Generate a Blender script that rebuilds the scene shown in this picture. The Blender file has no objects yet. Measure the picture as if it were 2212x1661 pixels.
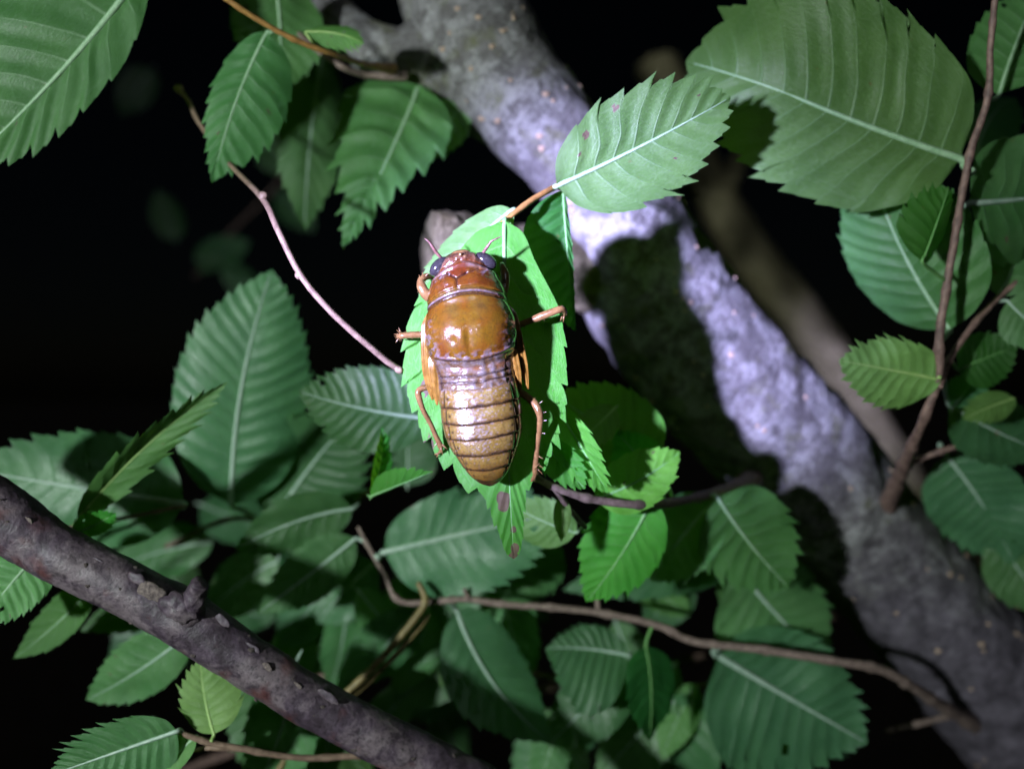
import bpy, math, random
from mathutils import Vector, noise, Matrix

scene = bpy.context.scene
col = scene.collection
R = math.radians
rnd = random.Random(7)

# ------------------------------------------------------------------ camera
D0 = 0.122                    # metres from the lens to the insect
HF = R(60)
PX = 2 * D0 * math.tan(HF / 2) / 2212.0      # metres per plan unit at that distance
cam_d = bpy.data.cameras.new("camera")
cam = bpy.data.objects.new("camera", cam_d)
col.objects.link(cam)
cam.location = (0, -D0, 0)
cam.rotation_euler = (R(90), 0, 0)
cam_d.sensor_width = 36
cam_d.angle = HF
cam_d.clip_start = 0.004
cam_d.clip_end = 200
cam_d.dof.use_dof = True
cam_d.dof.focus_distance = D0 - 0.001
cam_d.dof.aperture_fstop = 11.0
cam_d.dof.aperture_blades = 0
scene.camera = cam

# ------------------------------------------------------------------ world: night sky
FILL_EL, FILL_AZ = R(24), R(172)
w = bpy.data.worlds.new("World")
scene.world = w
w.use_nodes = True
wn = w.node_tree.nodes
bg = wn["Background"]
sky = wn.new("ShaderNodeTexSky")
sky.sky_type = 'NISHITA'
sky.sun_disc = False
sky.sun_elevation = FILL_EL
sky.sun_rotation = FILL_AZ
w.node_tree.links.new(sky.outputs[0], bg.inputs[0])
bg.inputs[1].default_value = 0.0002
w.cycles.sampling_method = 'NONE'
# added fill sun from behind the camera, faint and wide, lifting the torch's shadows
fill_sun_d = bpy.data.lights.new("fill_sun", 'SUN')
fill_sun_d.energy = 0.14
fill_sun_d.angle = R(14)
fill_sun_d.color = (0.86, 0.93, 1.0)
fill_sun = bpy.data.objects.new("fill_sun", fill_sun_d)
col.objects.link(fill_sun)
fill_sun.rotation_euler = (-Vector((math.sin(FILL_AZ) * math.cos(FILL_EL), math.cos(FILL_AZ) * math.cos(FILL_EL), math.sin(FILL_EL)))).to_track_quat('-Z', 'Y').to_euler()

# ------------------------------------------------------------------ the hand torch that lights the photograph
def P(x, y, d=0.0):
    """plan position (2212 wide sheet at the insect's distance) and millimetres behind the insect -> world"""
    k = (D0 + d * 0.001) / D0
    return Vector(((x - 1106) * PX * k, d * 0.001, -(y - 830.5) * PX * k))

TORCH = P(1030, 770, 0) + 0.30 * Vector((-math.sin(R(36)), -math.cos(R(36)), 0.03))
def torch(name, watts, color, size, blend, target, radius):
    l = bpy.data.lights.new(name, 'SPOT')
    l.energy = watts
    l.color = color
    l.spot_size = R(size)
    l.spot_blend = blend
    l.shadow_soft_size = radius
    o = bpy.data.objects.new(name, l)
    col.objects.link(o)
    o.location = TORCH
    o.rotation_euler = (target - TORCH).to_track_quat('-Z', 'Y').to_euler()
    return o
AIM = P(1055, 570, 4)
torch("torch_beam", 42.0, (0.51, 0.475, 1.0), 14.8, 1.0, AIM, 0.008)
torch("torch_spill", 5.0, (0.90, 1.0, 0.98), 80, 1.0, P(890, 720, 8), 0.008)

vs = scene.view_settings
vs.view_transform = 'Standard'
vs.look = 'None'
vs.exposure = 0.0
vs.gamma = 1.0
scene.render.engine = 'CYCLES'
scene.cycles.use_denoising = True
scene.cycles.max_bounces = 5
scene.cycles.diffuse_bounces = 2
scene.cycles.glossy_bounces = 2
scene.cycles.transmission_bounces = 3
scene.cycles.use_adaptive_sampling = True
scene.cycles.adaptive_threshold = 0.03
scene.cycles.adaptive_min_samples = 12
scene.cycles.sample_clamp_indirect = 4

# ------------------------------------------------------------------ helpers
WORLD = {}       # object name -> world position of its origin

def link(name, data, parent=None, loc=Vector((0, 0, 0))):
    o = bpy.data.objects.new(name, data)
    col.objects.link(o)
    if parent is not None:
        o.parent = parent
        o.location = loc - WORLD[parent.name]
    else:
        o.location = loc
    WORLD[o.name] = loc.copy()
    return o

def thing(name, label, cat, loc, group=None):
    o = link(name, None, None, loc)
    o.empty_display_size = 0.01
    o["label"] = label
    o["category"] = cat
    if group:
        o["group"] = group
    return o

def mesh_obj(name, verts, faces, mats, parent, loc, matidx=None, uvs=None, attrs=None, cols=None, smooth=True):
    me = bpy.data.meshes.new(name)
    me.from_pydata([(v - loc)[:] for v in verts], [], faces)
    for m in mats:
        me.materials.append(m)
    if matidx:
        me.polygons.foreach_set("material_index", matidx)
    if smooth:
        me.polygons.foreach_set("use_smooth", [True] * len(me.polygons))
    if uvs:
        ul = me.uv_layers.new(name="UVMap")
        li = [0] * len(me.loops)
        me.loops.foreach_get("vertex_index", li)
        flat = []
        for i in li:
            flat += uvs[i]
        ul.data.foreach_set("uv", flat)
    if attrs:
        for an, vals in attrs.items():
            a = me.attributes.new(an, 'FLOAT', 'POINT')
            a.data.foreach_set("value", vals)
    if cols:
        a = me.color_attributes.new("Col", 'FLOAT_COLOR', 'POINT')
        flat = []
        for c in cols:
            flat += [c[0], c[1], c[2], 1.0]
        a.data.foreach_set("color", flat)
    me.update()
    return link(name, me, parent, loc)

def lerp_tab(tab, x):
    if x <= tab[0][0]:
        return tab[0][1]
    for (a, fa), (b, fb) in zip(tab, tab[1:]):
        if x <= b:
            t = (x - a) / (b - a)
            return fa + (fb - fa) * t
    return tab[-1][1]

def smooth_tab(tab, x):
    """monotone-ish cubic (Catmull-Rom on uneven knots)"""
    n = len(tab)
    if x <= tab[0][0]:
        return tab[0][1]
    if x >= tab[-1][0]:
        return tab[-1][1]
    i = 0
    while x > tab[i + 1][0]:
        i += 1
    x0, y0 = tab[i]
    x1, y1 = tab[i + 1]
    h = x1 - x0
    def slope(k):
        if k <= 0 or k >= n - 1:
            return (tab[min(k + 1, n - 1)][1] - tab[max(k - 1, 0)][1]) / max(1e-9, tab[min(k + 1, n - 1)][0] - tab[max(k - 1, 0)][0])
        a = (tab[k][1] - tab[k - 1][1]) / (tab[k][0] - tab[k - 1][0])
        b = (tab[k + 1][1] - tab[k][1]) / (tab[k + 1][0] - tab[k][0])
        return 0 if a * b <= 0 else 2 * a * b / (a + b)
    m0, m1 = slope(i), slope(i + 1)
    t = (x - x0) / h
    return ((2*t**3 - 3*t*t + 1) * y0 + (t**3 - 2*t*t + t) * h * m0 + (-2*t**3 + 3*t*t) * y1 + (t**3 - t*t) * h * m1)

def sstep(a, b, x):
    t = min(1, max(0, (x - a) / (b - a)))
    return t * t * (3 - 2 * t)

def catmull(pts, per):
    """pts: list of (Vector, radius) -> resampled"""
    out = []
    n = len(pts)
    for i in range(n - 1):
        p0, p1, p2, p3 = pts[max(i - 1, 0)], pts[i], pts[i + 1], pts[min(i + 2, n - 1)]
        for j in range(per):
            t = j / per
            f = lambda a, b, c, d: 0.5 * ((2 * b) + (-a + c) * t + (2*a - 5*b + 4*c - d) * t*t + (-a + 3*b - 3*c + d) * t**3)
            out.append((f(p0[0], p1[0], p2[0], p3[0]), max(1e-6, p1[1] + (p2[1] - p1[1]) * (t*t*(3-2*t)))))
    out.append(pts[-1])
    return out

def to_pts(path):
    """path entries: (x, y, depth mm, width) in plan units, or (Vector, radius)"""
    res = []
    for e in path:
        if isinstance(e[0], Vector):
            res.append((e[0], e[1]))
        else:
            x, y, d, wd = e
            res.append((P(x, y, d), wd * 0.5 * PX * (D0 + d * 0.001) / D0))
    return res

def tube_geo(path, per=10, seg=14, rough=0.0, nscale=600.0, nodes=0.0, node_gap=None, flat=1.0, round_end=True, seed=0):
    pts = catmull(to_pts(path), per)
    verts, faces = [], []
    t = (pts[1][0] - pts[0][0]).normalized()
    up = Vector((0, -1, 0))
    u = (up - t * up.dot(t)).normalized()
    n = len(pts)
    rows = []
    dist = 0
    off = Vector((seed * 3.1, seed * 1.7, seed * 2.3))
    ext = []
    if round_end:
        for i, (p, r) in enumerate(pts):
            ext.append((p, r))
        # rounded cap at far end and near end
        te = (pts[-1][0] - pts[-2][0]).normalized()
        for a in (0.4, 0.75, 0.95):
            ext.append((pts[-1][0] + te * pts[-1][1] * a, pts[-1][1] * math.sqrt(1 - a * a)))
        pts = ext
        n = len(pts)
    for i, (p, r) in enumerate(pts):
        if i < n - 1:
            d = pts[i + 1][0] - p
            if d.length > 1e-9:
                t2 = d.normalized()
                u = (u - t2 * u.dot(t2)).normalized()
                t = t2
        v = t.cross(u)
        if i:
            dist += (p - pts[i - 1][0]).length
        rr = r
        if nodes and node_gap:
            ph = (dist / node_gap + noise.noise(Vector((dist * 60, seed, 0))) * 0.3) % 1.0
            rr = r * (1 + nodes * math.exp(-((ph - 0.5) / 0.07) ** 2))
        row = []
        for k in range(seg):
            a = 2 * math.pi * k / seg
            dirv = u * math.cos(a) * flat + v * math.sin(a)
            q = p + dirv * rr
            if rough:
                f = noise.fractal(q * nscale + off, 1.0, 2.1, 4)
                q = p + dirv * rr * (1 + rough * f)
            row.append(len(verts))
            verts.append(q)
        rows.append(row)
    for a, b in zip(rows, rows[1:]):
        for k in range(seg):
            k2 = (k + 1) % seg
            faces.append((a[k], a[k2], b[k2], b[k]))
    faces.append(tuple(rows[0][::-1]))
    faces.append(tuple(rows[-1]))
    return verts, faces

def join(geos):
    V, F = [], []
    for v, f in geos:
        o = len(V)
        V += v
        F += [tuple(i + o for i in q) for q in f]
    return V, F

# ------------------------------------------------------------------ materials
def new_mat(name):
    m = bpy.data.materials.new(name)
    m.use_nodes = True
    nt = m.node_tree
    nt.nodes.clear()
    return m, nt

class N:
    def __init__(s, nt): s.nt = nt
    def __call__(s, typ, ins=None, **kw):
        n = s.nt.nodes.new(typ)
        for k, v in kw.items():
            setattr(n, k, v)
        for k, v in (ins or {}).items():
            sock = n.inputs[k]
            if isinstance(v, bpy.types.NodeSocket):
                s.nt.links.new(v, sock)
            else:
                sock.default_value = v
        return n
    def mixc(s, f, a, b, mode='MIX'):
        n = s.nt.nodes.new("ShaderNodeMix")
        n.data_type = 'RGBA'
        n.blend_type = mode
        for i, v in ((0, f), (6, a), (7, b)):
            if isinstance(v, bpy.types.NodeSocket):
                s.nt.links.new(v, n.inputs[i])
            else:
                n.inputs[i].default_value = v
        return n.outputs[2]
    def math(s, op, a, b=None, c=None, clamp=False):
        n = s.nt.nodes.new("ShaderNodeMath")
        n.operation = op
        n.use_clamp = clamp
        for i, v in enumerate((a, b, c)):
            if v is None: continue
            if isinstance(v, bpy.types.NodeSocket):
                s.nt.links.new(v, n.inputs[i])
            else:
                n.inputs[i].default_value = v
        return n.outputs[0]
    def ramp(s, fac, stops, interp='LINEAR'):
        n = s.nt.nodes.new("ShaderNodeValToRGB")
        cr = n.color_ramp
        cr.interpolation = interp
        while len(cr.elements) < len(stops):
            cr.elements.new(0.5)
        for e, (p, c) in zip(cr.elements, stops):
            e.position = p
            e.color = c if len(c) == 4 else (*c, 1)
        s.nt.links.new(fac, n.inputs[0])
        return n.outputs[0]

def c4(c): return (c[0], c[1], c[2], 1)

def leaf_material(name, lo, hi, vein, trans, rough=0.42, tmix=0.3, veinmix=0.42, spec=0.45):
    m, nt = new_mat(name)
    n = N(nt)
    uv = n("ShaderNodeUVMap", uv_map="UVMap")
    sep = n("ShaderNodeSeparateXYZ", {0: uv.outputs[0]})
    u, v = sep.outputs[0], sep.outputs[1]
    av = n.math('ABSOLUTE', v)
    d = n.math('PINGPONG', u, 0.5)
    wv = n.math('MULTIPLY_ADD', av, -0.055, 0.085)
    vn = n.math('SUBTRACT', 1.0, n.math('DIVIDE', d, wv), clamp=True)
    vn = n.math('MULTIPLY', vn, n.math('SMOOTHSTEP' if False else 'SUBTRACT', 1.05, av), clamp=True)
    tc = n("ShaderNodeTexCoord")
    oi = n("ShaderNodeObjectInfo")
    offs = n("ShaderNodeVectorMath", {0: tc.outputs["Object"], 1: (0, 0, 0)}, operation='ADD')
    cmb = n("ShaderNodeCombineXYZ", {0: oi.outputs["Random"], 1: oi.outputs["Random"], 2: oi.outputs["Random"]})
    nt.links.new(cmb.outputs[0], offs.inputs[1])
    big = n("ShaderNodeTexNoise", {"Vector": offs.outputs[0], "Scale": 130.0, "Detail": 2.0, "Roughness": 0.6})
    fine = n("ShaderNodeTexNoise", {"Vector": offs.outputs[0], "Scale": 2600.0, "Detail": 1.5, "Roughness": 0.65})
    # ladder of tertiary veins between the side veins
    lad = n("ShaderNodeCombineXYZ", {0: n.math('MULTIPLY', u, 2.2), 1: n.math('MULTIPLY', v, 26.0), 2: 0.0})
    vor = n("ShaderNodeTexVoronoi", {"Vector": lad.outputs[0], "Scale": 1.0}, feature='DISTANCE_TO_EDGE')
    ladder = n.math('SUBTRACT', 1.0, n.math('MULTIPLY', vor.outputs["Distance"], 9.0), clamp=True)
    base = n.mixc(n.ramp(big.outputs["Fac"], [(0.3, (0, 0, 0)), (0.72, (1, 1, 1))]), c4(lo), c4(hi))
    base = n.mixc(n.math('MULTIPLY', n.ramp(fine.outputs["Fac"], [(0.35, (1, 1, 1)), (0.6, (0, 0, 0))]), 0.28), base, c4([x * 0.55 for x in lo]))
    base = n.mixc(n.math('MULTIPLY', ladder, 0.2), base, c4(vein))
    # each leaf a touch lighter or darker, bluer or yellower
    hsv = n("ShaderNodeHueSaturation", {"Hue": n.math('MULTIPLY_ADD', oi.outputs["Random"], 0.05, 0.476),
                                         "Saturation": 1.0,
                                         "Value": n.math('MULTIPLY_ADD', n.math('FRACT', n.math('MULTIPLY', oi.outputs["Random"], 17.3)), 0.55, 0.7),
                                         "Color": base})
    base = n.mixc(n.math('MULTIPLY', vn, veinmix), hsv.outputs[0], c4(vein))
    sp = n("ShaderNodeAttribute", attribute_name="spot")
    spn = n("ShaderNodeTexNoise", {"Vector": offs.outputs[0], "Scale": 900.0, "Detail": 1.5})
    smask = n.ramp(n.math('MULTIPLY_ADD', spn.outputs["Fac"], 1.3, n.math('SUBTRACT', sp.outputs["Fac"], 0.67)), [(0.44, (0, 0, 0)), (0.54, (1, 1, 1))])
    brown = n.mixc(spn.outputs["Fac"], (0.05, 0.03, 0.018, 1), (0.22, 0.16, 0.11, 1))
    # a few tiny blemishes everywhere
    bm = n.ramp(spn.outputs["Fac"], [(0.76, (0, 0, 0)), (0.8, (1, 1, 1))])
    base = n.mixc(n.math('MULTIPLY', bm, 0.6), base, (0.13, 0.075, 0.025, 1))
    base = n.mixc(smask, base, brown)
    h = n.math('MULTIPLY_ADD', vn, 1.0, n.math('MULTIPLY', fine.outputs["Fac"], 0.35))
    h = n.math('MULTIPLY_ADD', ladder, 0.2, h)
    bump = n("ShaderNodeBump", {"Strength": 0.5, "Distance": 0.00018, "Height": h})
    pb = n("ShaderNodeBsdfPrincipled", {"Base Color": base, "Roughness": n.math('MULTIPLY_ADD', fine.outputs["Fac"], 0.25, rough - 0.1), "Specular IOR Level": spec, "Normal": bump.outputs[0]})
    tcol = n.mixc(n.math('MULTIPLY', vn, 0.5), c4(trans), c4([x * 0.6 for x in trans]))
    tcol = n.mixc(smask, tcol, (0.08, 0.04, 0.02, 1))
    tr = n("ShaderNodeBsdfTranslucent", {"Color": tcol, "Normal": bump.outputs[0]})
    mx = n("ShaderNodeMixShader", {0: tmix, 1: pb.outputs[0], 2: tr.outputs[0]})
    out = n("ShaderNodeOutputMaterial")
    nt.links.new(mx.outputs[0], out.inputs[0])
    return m

def plain_material(name, lo, hi, rough, scale=900.0, bump=0.4, bdist=0.0002, spec=0.4, detail=6.0):
    m, nt = new_mat(name)
    n = N(nt)
    tc = n("ShaderNodeTexCoord")
    no = n("ShaderNodeTexNoise", {"Vector": tc.outputs["Object"], "Scale": scale, "Detail": detail, "Roughness": 0.65})
    base = n.mixc(n.ramp(no.outputs["Fac"], [(0.35, (0, 0, 0)), (0.65, (1, 1, 1))]), c4(lo), c4(hi))
    bp = n("ShaderNodeBump", {"Strength": bump, "Distance": bdist, "Height": no.outputs["Fac"]})
    pb = n("ShaderNodeBsdfPrincipled", {"Base Color": base, "Roughness": rough, "Specular IOR Level": spec, "Normal": bp.outputs[0]})
    out = n("ShaderNodeOutputMaterial")
    nt.links.new(pb.outputs[0], out.inputs[0])
    return m

def bark_material(name, dark, mid, pale, stain, scale=1.0, pale_amt=0.5, rough=0.75, spec=0.25, bumpd=0.0007, bare=None, cracks=0.3):
    m, nt = new_mat(name)
    n = N(nt)
    tc = n("ShaderNodeTexCoord")
    ob = tc.outputs["Object"]
    big = n("ShaderNodeTexNoise", {"Vector": ob, "Scale": 90.0 * scale, "Detail": 3.0, "Roughness": 0.7, "Distortion": 0.6})
    med = n("ShaderNodeTexNoise", {"Vector": ob, "Scale": 330.0 * scale, "Detail": 4.0, "Roughness": 0.72, "Distortion": 0.4})
    fine = n("ShaderNodeTexNoise", {"Vector": ob, "Scale": 1900.0 * scale, "Detail": 2.0, "Roughness": 0.7})
    vor = n("ShaderNodeTexVoronoi", {"Vector": ob, "Scale": 520.0 * scale, "Randomness": 1.0}, feature='DISTANCE_TO_EDGE')
    c = n.mixc(n.ramp(med.outputs["Fac"], [(0.36, (0, 0, 0)), (0.62, (1, 1, 1))]), c4(dark), c4(mid))
    pm = n.math('MULTIPLY', n.ramp(n.math('MULTIPLY_ADD', med.outputs["Fac"], 0.45, n.math('MULTIPLY', big.outputs["Fac"], 0.6)), [(0.5, (0, 0, 0)), (0.6, (1, 1, 1))]), pale_amt)
    c = n.mixc(pm, c, c4(pale))
    # wrinkles and cracks that run round the limb
    al = n("ShaderNodeVectorMath", {0: ob, 1: (0.68, 0.1, -0.72)}, operation='DOT_PRODUCT').outputs["Value"]
    av_ = n("ShaderNodeCombineXYZ", {0: n.math('MULTIPLY', al, 3.2), 1: 0.0, 2: 0.0})
    vv = n("ShaderNodeVectorMath", {0: ob, 1: av_.outputs[0]}, operation='ADD')
    wr = n("ShaderNodeTexNoise", {"Vector": vv.outputs[0], "Scale": 300.0 * scale, "Detail": 3.0, "Roughness": 0.6, "Distortion": 0.5})
    crack = n.ramp(wr.outputs["Fac"], [(0.40, (1, 1, 1)), (0.47, (0, 0, 0))])
    c = n.mixc(n.math('MULTIPLY', crack, cracks), c, c4([x * 0.5 for x in dark]))
    st = n("ShaderNodeTexNoise", {"Vector": ob, "Scale": 150.0 * scale, "Detail": 3.0, "Roughness": 0.6, "W": 3.0}, noise_dimensions='4D')
    c = n.mixc(n.math('MULTIPLY', n.ramp(st.outputs["Fac"], [(0.55, (0, 0, 0)), (0.68, (1, 1, 1))]), 0.7), c, c4(stain))
    c = n.mixc(n.math('MULTIPLY', n.ramp(fine.outputs["Fac"], [(0.3, (1, 1, 1)), (0.5, (0, 0, 0))]), 0.6), c, c4([x * 0.35 for x in dark]))
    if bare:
        # grey upper limb breaks up into darker purple-brown lower down, by world height
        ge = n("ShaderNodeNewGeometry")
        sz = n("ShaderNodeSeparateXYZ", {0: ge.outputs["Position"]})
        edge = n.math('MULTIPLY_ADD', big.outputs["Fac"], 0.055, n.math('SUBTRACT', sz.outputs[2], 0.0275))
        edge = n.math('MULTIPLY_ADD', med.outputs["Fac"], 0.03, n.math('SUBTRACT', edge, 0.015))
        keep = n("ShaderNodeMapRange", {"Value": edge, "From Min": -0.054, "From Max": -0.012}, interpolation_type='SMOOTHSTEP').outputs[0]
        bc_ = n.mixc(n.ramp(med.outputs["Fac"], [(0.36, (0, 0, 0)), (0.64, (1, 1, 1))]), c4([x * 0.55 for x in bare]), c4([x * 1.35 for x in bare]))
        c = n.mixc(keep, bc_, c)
    h = n.math('MULTIPLY_ADD', med.outputs["Fac"], 1.0, n.math('MULTIPLY', fine.outputs["Fac"], 0.35))
    h = n.math('MULTIPLY_ADD', n.math('MULTIPLY', vor.outputs["Distance"], 2.0, clamp=True), 0.25, h)
    h = n.math('MULTIPLY_ADD', n.ramp(wr.outputs["Fac"], [(0.38, (0, 0, 0)), (0.6, (1, 1, 1))]), cracks * 1.1, h)
    bp = n("ShaderNodeBump", {"Strength": 0.45, "Distance": bumpd, "Height": h})
    pb = n("ShaderNodeBsdfPrincipled", {"Base Color": c, "Roughness": rough, "Specular IOR Level": spec, "Normal": bp.outputs[0]})
    out = n("ShaderNodeOutputMaterial")
    nt.links.new(pb.outputs[0], out.inputs[0])
    return m

LEAF = {
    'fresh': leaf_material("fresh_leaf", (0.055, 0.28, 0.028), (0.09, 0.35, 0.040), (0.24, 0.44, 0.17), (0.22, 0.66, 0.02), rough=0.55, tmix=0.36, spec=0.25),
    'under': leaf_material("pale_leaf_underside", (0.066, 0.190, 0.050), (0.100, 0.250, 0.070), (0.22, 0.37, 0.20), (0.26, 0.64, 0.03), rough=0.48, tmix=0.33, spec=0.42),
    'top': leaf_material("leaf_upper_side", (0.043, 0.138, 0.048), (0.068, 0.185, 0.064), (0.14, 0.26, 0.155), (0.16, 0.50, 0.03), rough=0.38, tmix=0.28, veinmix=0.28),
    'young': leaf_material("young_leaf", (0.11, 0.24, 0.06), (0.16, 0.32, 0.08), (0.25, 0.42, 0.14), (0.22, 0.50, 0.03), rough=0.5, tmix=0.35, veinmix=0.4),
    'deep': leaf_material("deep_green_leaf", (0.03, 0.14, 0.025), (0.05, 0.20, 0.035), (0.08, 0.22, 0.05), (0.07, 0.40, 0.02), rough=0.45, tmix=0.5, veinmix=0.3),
}
RIB = {
    'fresh': plain_material("fresh_midrib", (0.12, 0.30, 0.10), (0.20, 0.40, 0.16), 0.4),
    'under': plain_material("pale_midrib", (0.20, 0.34, 0.19), (0.30, 0.44, 0.28), 0.42),
    'top': plain_material("upper_midrib", (0.22, 0.33, 0.25), (0.34, 0.44, 0.36), 0.4),
    'young': plain_material("young_midrib", (0.22, 0.36, 0.10), (0.30, 0.44, 0.15), 0.45),
    'deep': plain_material("deep_midrib", (0.08, 0.22, 0.06), (0.12, 0.28, 0.08), 0.45),
}
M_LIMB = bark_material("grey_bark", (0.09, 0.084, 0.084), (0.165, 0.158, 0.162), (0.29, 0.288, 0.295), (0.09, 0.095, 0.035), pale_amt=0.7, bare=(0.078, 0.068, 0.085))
M_DARKBARK = bark_material("purple_brown_bark", (0.028, 0.019, 0.026), (0.078, 0.056, 0.078), (0.24, 0.20, 0.19), (0.085, 0.026, 0.022), pale_amt=0.3, rough=0.55, spec=0.4, bumpd=0.0004, cracks=0.08)
M_BACKBARK = bark_material("olive_grey_bark", (0.15, 0.13, 0.07), (0.25, 0.22, 0.125), (0.34, 0.30, 0.18), (0.12, 0.11, 0.05), pale_amt=0.6)
M_STUB = bark_material("brown_cut_wood", (0.075, 0.062, 0.036), (0.15, 0.13, 0.08), (0.23, 0.205, 0.135), (0.09, 0.075, 0.038), scale=1.3, pale_amt=0.5)
M_ORANGE = plain_material("orange_twig_bark", (0.20, 0.10, 0.03), (0.36, 0.20, 0.06), 0.5, 700)
M_PINK = plain_material("pinkish_twig_bark", (0.13, 0.085, 0.06), (0.25, 0.175, 0.125), 0.55, 800)
M_BROWN = plain_material("brown_twig_bark", (0.085, 0.05, 0.045), (0.22, 0.14, 0.115), 0.6, 800, bump=0.7)
M_MAUVE = plain_material("mauve_twig_bark", (0.11, 0.078, 0.066), (0.23, 0.17, 0.145), 0.6, 800, bump=0.7)
M_OLIVE = plain_material("olive_stem", (0.11, 0.085, 0.03), (0.22, 0.17, 0.07), 0.5, 700)
M_LENT = plain_material("lenticel_cork", (0.26, 0.17, 0.12), (0.48, 0.36, 0.27), 0.8, 2500)
M_CRUST = plain_material("scaly_crust", (0.05, 0.038, 0.038), (0.17, 0.135, 0.12), 0.85, 1500, bump=0.9, bdist=0.0004)

# ------------------------------------------------------------------ leaf builder
PROF = [(0, 0.0), (0.02, 0.22), (0.06, 0.46), (0.14, 0.74), (0.26, 0.94), (0.4, 1.0), (0.54, 0.95), (0.68, 0.78), (0.8, 0.52), (0.88, 0.31), (0.94, 0.16), (0.98, 0.06), (1.0, 0.0)]
ROUND = [(0, 0.0), (0.02, 0.26), (0.06, 0.52), (0.16, 0.82), (0.32, 0.99), (0.48, 1.0), (0.64, 0.9), (0.78, 0.68), (0.88, 0.44), (0.95, 0.2), (1.0, 0.0)]
CAMPOS = Vector((0, -D0, 0))
TWIGPTS = {}

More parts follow.
